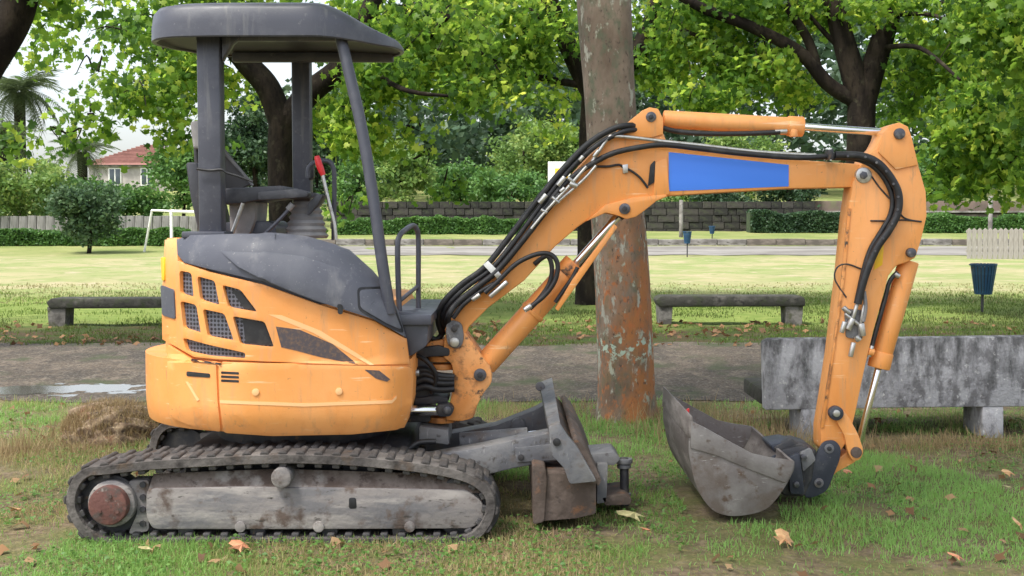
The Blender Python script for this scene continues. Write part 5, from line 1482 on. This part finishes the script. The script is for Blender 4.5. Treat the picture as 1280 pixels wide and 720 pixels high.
# limbs that reach into the corners from trees beside the frame
def side_tree(label, px, Y, pts, r0, r1, blobs, size=.19):
    g = gp(px, Y)
    t = thing('plane_tree', label, 'tree', g, 'plane trees in the park')
    trunk('trunk', [g - Vector((0, 0, .2)), g + Vector((0, 0, 1.4)), at(px, pts[0][1], Y)], [.26, .22, .2], M['bark_dark'], t, 16, .3, px)
    bm = bmesh.new(); limb(bm, [at(a, b, Y) for a, b in [(px, pts[0][1] + 12)] + pts], r0, r1, 12)
    obj('limb', bm, M['bark_dark'], t, 60)
    bl = []
    for bx, by, dy, rx, ry, rd, n in blobs:
        c = at(bx, by, Y + dy); s = (Y + dy) / F
        bl.append(((c.x, c.y, c.z), (rx * s, rd, ry * s), n))
    crown('crown', bl, M['plane_leaf'], T_PALM, size, t, .42, 26, .21, .12)
side_tree('plane tree outside the left edge reaching a thick dark limb into the top corner', -110, 13.5, [(-60, 140), (-15, 74), (16, 24), (30, -20), (50, -90)], .24, .17,
  [(48, 60, 2, 16, 30, .6, 170), (76, 20, 1, 24, 12, .6, 120), (24, 178, 1, 22, 9, .5, 70), (120, -8, 1, 50, 6, .9, 80), (60, -40, 0, 120, 30, 1.5, 700)], .118)
side_tree('plane tree outside the right edge with a limb crossing the top corner', 1420, 15.5, [(1370, 90), (1300, 40), (1262, 14), (1220, -16), (1150, -70)], .16, .10,
  [(1265, 60, 0, 40, 30, 1.0, 700), (1240, 10, 0, 60, 26, 1.2, 800), (1300, 140, 0, 40, 60, 1.2, 900)], .118)

# ------------------------------------------------------------------ rock and its dry grass
bm = bmesh.new(); bmesh.ops.create_icosphere(bm, subdivisions=5, radius=1)
rc = gp(138, 8.0)
for v in bm.verts:
    p = v.co.copy()
    k = 1 + .35 * (float(fbm(np.array(p.x * 1.5 + 4), np.array(p.z * 1.5 + p.y * 1.3), 21)) - .5) + .16 * (float(vnoise(np.array(p.x * 5 + 9), np.array(p.y * 5 + p.z * 6), 23)) - .5)
    zz = p.z * k
    v.co = Vector((rc.x + p.x * k * .33, rc.y + p.y * k * .30, rc.z + .03 + max(zz, -.6) * .215))
tag(obj('earth_mound', bm, M['boulder'], None, 80), 'low mound of brown earth under dry grass behind the left track', 'mound')

# ------------------------------------------------------------------ grass
def blades(name, X, Y, h, wd, tone, mat, label, lean=.5, below=.01):
    n = len(X)
    Z = ground_z(X, Y) - below
    a = RNG.random(n) * 2 * np.pi; b = RNG.random(n) * 2 * np.pi
    dx, dy = np.cos(a) * wd / 2, np.sin(a) * wd / 2
    le = h * lean * np.abs(RNG.normal(0, 1, n)); lx, ly = np.cos(b) * le, np.sin(b) * le
    hz = np.sqrt(np.maximum(h * h - (le * .8) ** 2, (h * .25) ** 2))
    V = np.stack([np.stack([X - dx, Y - dy, Z], -1), np.stack([X + dx, Y + dy, Z], -1),
                  np.stack([X - dx * .75 + lx * .35, Y - dy * .75 + ly * .35, Z + hz * .6], -1), np.stack([X + dx * .75 + lx * .35, Y + dy * .75 + ly * .35, Z + hz * .6], -1),
                  np.stack([X + lx, Y + ly, Z + hz], -1)], 1)
    T = np.array([(0, 1, 3), (0, 3, 2), (2, 3, 4)])
    Fc = (T[None] + (np.arange(n) * 5)[:, None, None]).reshape(-1, 3)
    o = raw_mesh(name, V.reshape(-1, 3), Fc, np.repeat(tone, 5), mat)
    o['kind'] = 'stuff'; o['label'] = label
    return o
def field_pts(n, y0, y1, margin=.25, power=1.0):
    Y = y0 + (y1 - y0) * RNG.random(n) ** power
    X = (RNG.random(n) * 2 - 1) * (Y * .432 + margin)
    return X, Y
n = 275000
X, Y = field_pts(n, 4.7, 10.0, .9, 1.3)
d = fbm(X * 1.3, Y * 1.3, 31)
d2 = fbm(X * 4.5, Y * 4.5, 41)
bare = np.clip((d * .6 + d2 * .4 - .40) * 7, .06, 1)
bare *= 1 - .75 * np.exp(-(((X + .55) / .5) ** 2 + ((Y - 5.12) / .28) ** 2))     # worn soil before the machine
bare *= 1 - .8 * np.exp(-(((X - .75) / .25) ** 2 + ((Y - 5.62) / .25) ** 2))
edge = 9.75 - .035 * np.clip(X, 0, 9) + .45 * (fbm(X * .9, X * 0 + 1, 5) - .5)
bare *= np.clip((edge + .05 - Y) * 4 + .2, 0, 1)
under = (X > -1.93) & (X < -.1) & (Y > 5.43) & (Y < 6.95)
keep = (RNG.random(n) < bare) & ~(under & (RNG.random(n) < .9))
# keep blades out of the bucket body and tracks
keep &= ~((X > .84) & (X < 1.28) & (Y > 5.62) & (Y < 6.55))
X, Y, d, d2 = X[keep], Y[keep], d[keep], d2[keep]
tone = .54 + 2.2 * (fbm(X * .8 + 7, Y * .8, 51) - .36) + .35 * (d2 - .5) + RNG.normal(0, .22, len(X))
tone += .12 * np.clip(X, 0, 2) - .15 * np.exp(-(((X + 2.2) / .6) ** 2 + ((Y - 7.4) / .5) ** 2))
h = (.016 + .028 * RNG.random(len(X))) * (.7 + .8 * d) * (1 + .15 * (Y - 5))
blades('grass', X, Y, h, (.0034 + .0034 * RNG.random(len(X))), np.clip(tone, 0, 1), M['grass'], 'patchy lawn grass around the excavator', .75)
# clover-like broad leaves close to the ground
n = 26000
X, Y = field_pts(n, 4.7, 9.3, power=1.2)
k = (fbm(X * 1.6 + 3, Y * 1.6, 61) > .50) & ~((X > -1.93) & (X < -.1) & (Y > 5.43) & (Y < 6.95)) & ~((X > .84) & (X < 1.28) & (Y > 5.6) & (Y < 6.55))
X, Y = X[k], Y[k]
o = scatter('weeds', T_QUAD, np.stack([X, Y, ground_z(X, Y) + .012 + .02 * RNG.random(len(X))], -1), .014 + .014 * RNG.random(len(X)), .45 + .55 * RNG.random(len(X)), M['hedge_leaf'], None, .95)
o['kind'] = 'stuff'; o['label'] = 'small broad leaved weeds low in the lawn'
# tall dry grass: round the rock, along the concrete bench, behind the bucket
Xs, Ys, hs_ = [], [], []
def tuft(cx, cy, rx, ry, n, h):
    Xs.append(cx + RNG.normal(0, 1, n) * rx); Ys.append(cy + RNG.normal(0, 1, n) * ry); hs_.append(h * (.4 + .8 * RNG.random(n)))
tuft(-2.65, 7.95, .22, .10, 900, .17); tuft(-3.0, 7.5, .25, .08, 600, .15); tuft(-3.0, 7.35, .45, .16, 1000, .09); tuft(-2.35, 7.75, .3, .12, 600, .10)
for k in range(24):
    cx = 1.5 + k * .12
    tuft(cx, YB - .25 + random.uniform(-.2, .05), .10, .09, 110, random.uniform(.07, .14))
tuft(1.55, 7.6, .25, .25, 900, .2); tuft(1.35, 8.4, .4, .3, 900, .2); tuft(.5, 9.3, .6, .2, 500, .10); tuft(-.7, 9.4, .6, .2, 400, .08); tuft(3.0, 7.5, .7, .2, 500, .09)
X, Y, h = map(np.concatenate, (Xs, Ys, hs_))
nm = 5200
an = RNG.random(nm) * 2 * np.pi; rr_ = np.sqrt(RNG.random(nm)) * .98
MX, MY = rc.x + .34 * rr_ * np.cos(an), rc.y + .30 * rr_ * np.sin(an)
mound_z = .03 + .205 * np.sqrt(np.maximum(0, 1 - rr_ ** 2)) - .02
blades('mound_grass', MX, MY, .035 + .05 * RNG.random(nm), .0045, RNG.random(nm), M['dry'], 'short dead grass matted over the earth mound', 1.0, -mound_z)
blades('dry_grass', X, Y, h, .0045, RNG.random(len(X)), M['dry'], 'long straw coloured grass by the rock and the concrete bench', .75)
# verge beyond the path and the field
n = 70000
X, Y = field_pts(n, 14.1, 24, .5)
v_ = fbm(X * .8, Y * .8, 71)
k = RNG.random(n) < np.clip((v_ - .36) * 5, .05, 1)
X, Y, v_ = X[k], Y[k], v_[k]
tone = .60 + .9 * (fbm(X * .5, Y * .5, 73) - .5) + RNG.normal(0, .14, len(X)) + .12 * np.clip((Y - 18) / 2, 0, 1)
blades('verge_grass', X, Y, (.025 + .045 * RNG.random(len(X))), .012, np.clip(tone, 0, 1), M['verge_blade'], 'green grass along the verge beyond the gravel path', .6)
n = 9000
X, Y = field_pts(n, 21, 27, .8)
tone = .30 + .7 * fbm(X * .35, Y * .35, 75) * RNG.random(n)
blades('field_grass', X, Y, .03 + .035 * RNG.random(n), .03, np.clip(tone, 0, 1), M['field_blade'], 'pale dry grass of the open field', .9)
# dead leaves trodden into the verge and lawn
n = 1000
X, Y = field_pts(n, 14.0, 17.4, .6)
k = fbm(X * .9, Y * .9, 81) > .42
X, Y = X[k], Y[k]
o = scatter('leaf_litter', T_STAR, np.stack([X, Y, ground_z(X, Y) + .025], -1), .05 + .05 * RNG.random(len(X)), RNG.random(len(X)) * .45, M['litter'], None, .9)
o['kind'] = 'stuff'; o['label'] = 'dead brown leaves scattered along the verge by the stone benches'
n = 260
X, Y = field_pts(n, 4.7, 9.6)
k = ~((X > -1.98) & (X < 1.4) & (Y > 5.35) & (Y < 6.95))
X, Y = X[k], Y[k]
o = scatter('leaf_scraps', T_STAR, np.stack([X, Y, ground_z(X, Y) + .022], -1), .03 + .035 * RNG.random(len(X)), RNG.random(len(X)), M['litter'], None, .85)
o['kind'] = 'stuff'; o['label'] = 'brown scraps of dead leaves in the lawn'
# fallen plane leaves one can point at
M['tan_leaf'] = pmat('tan_fallen_leaf', [c3(.52, .30, .14), (c3(.36, .17, .07), 30, .45, .65, 6), (c3(.62, .42, .22), 14, .55, .7, 5)], .6)
M['green_leaf'] = pmat('olive_fallen_leaf', [c3(.34, .31, .14), (c3(.46, .40, .22), 24, .45, .65, 6)], .6)
M['pink_leaf'] = pmat('pinkish_fallen_leaf', [c3(.56, .25, .13), (c3(.42, .16, .08), 30, .45, .65, 6)], .6)
def fallen(px, py, size, yaw, mat, label, tx=.25, ty=.15):
    b = (360 - py) / F; dz = b * CP - SP; dy = CP + b * SP
    Y = -CH / dz * dy
    p = at(px, py, Y)
    V, T = T_PALM
    bm = bmesh.new()
    vs = [bm.verts.new((a[0], a[1], a[2] * 1.6 + .06 * math.sin(a[0] * 7))) for a in V]
    for t in T: bm.faces.new([vs[i] for i in t])
    # stem
    s = [bm.verts.new(q) for q in ((-.012, -.10, .02), (.012, -.10, .02), (.03, -.55, .05), (.012, -.55, .05))]
    bm.faces.new(s)
    for v in bm.verts: v.co *= size
    o = obj('fallen_leaf', bm, mat, None, 0, None)
    o.location = (p.x, p.y, float(ground_z(p.x, p.y)) + .042); o.rotation_euler = (tx, ty, yaw)
    tag(o, label, 'leaf', 'fallen plane leaves on the lawn')
T_, G_, K_ = M['tan_leaf'], M['green_leaf'], M['pink_leaf']
fallen(793, 659, .145, 1.2, G_, 'largest fallen leaf, dull olive, on the lawn left of the bucket')
fallen(981, 687, .105, .3, T_, 'upright tan fallen leaf at the bottom right of the bucket', .7, .3)
fallen(808, 678, .07, 2.0, K_, 'small pinkish fallen leaf just below the large olive one', .5, .2)
fallen(302, 692, .10, 1.0, K_, 'pinkish tan leaf lying in front of the left half of the track', .4, .1)
fallen(21, 645, .085, 2.6, T_, 'tan fallen leaf in the grass at the far left of the lawn', .6, .2)
fallen(1197, 706, .075, .9, K_, 'orange pink leaf near the bottom right corner', .4, .3)
fallen(900, 646, .08, 1.5, T_, 'tan leaf tucked under the bottom of the bucket')
fallen(1262, 598, .08, .5, T_, 'pale tan leaf at the right edge of the lawn', .4, .1)
fallen(1258, 620, .06, 2.2, G_, 'small olive leaf below the pale one at the right edge', .4, .1)
fallen(185, 697, .07, 2.2, G_, 'small pale green leaf in front of the sprocket end of the track', .3, .1)
fallen(1275, 665, .08, 1.2, T_, 'curled tan leaf cut by the right edge of the picture', .9, .1)
fallen(1060, 600, .06, .2, K_, 'small brown pink leaf on the lawn right of the coupler', .3, .1)
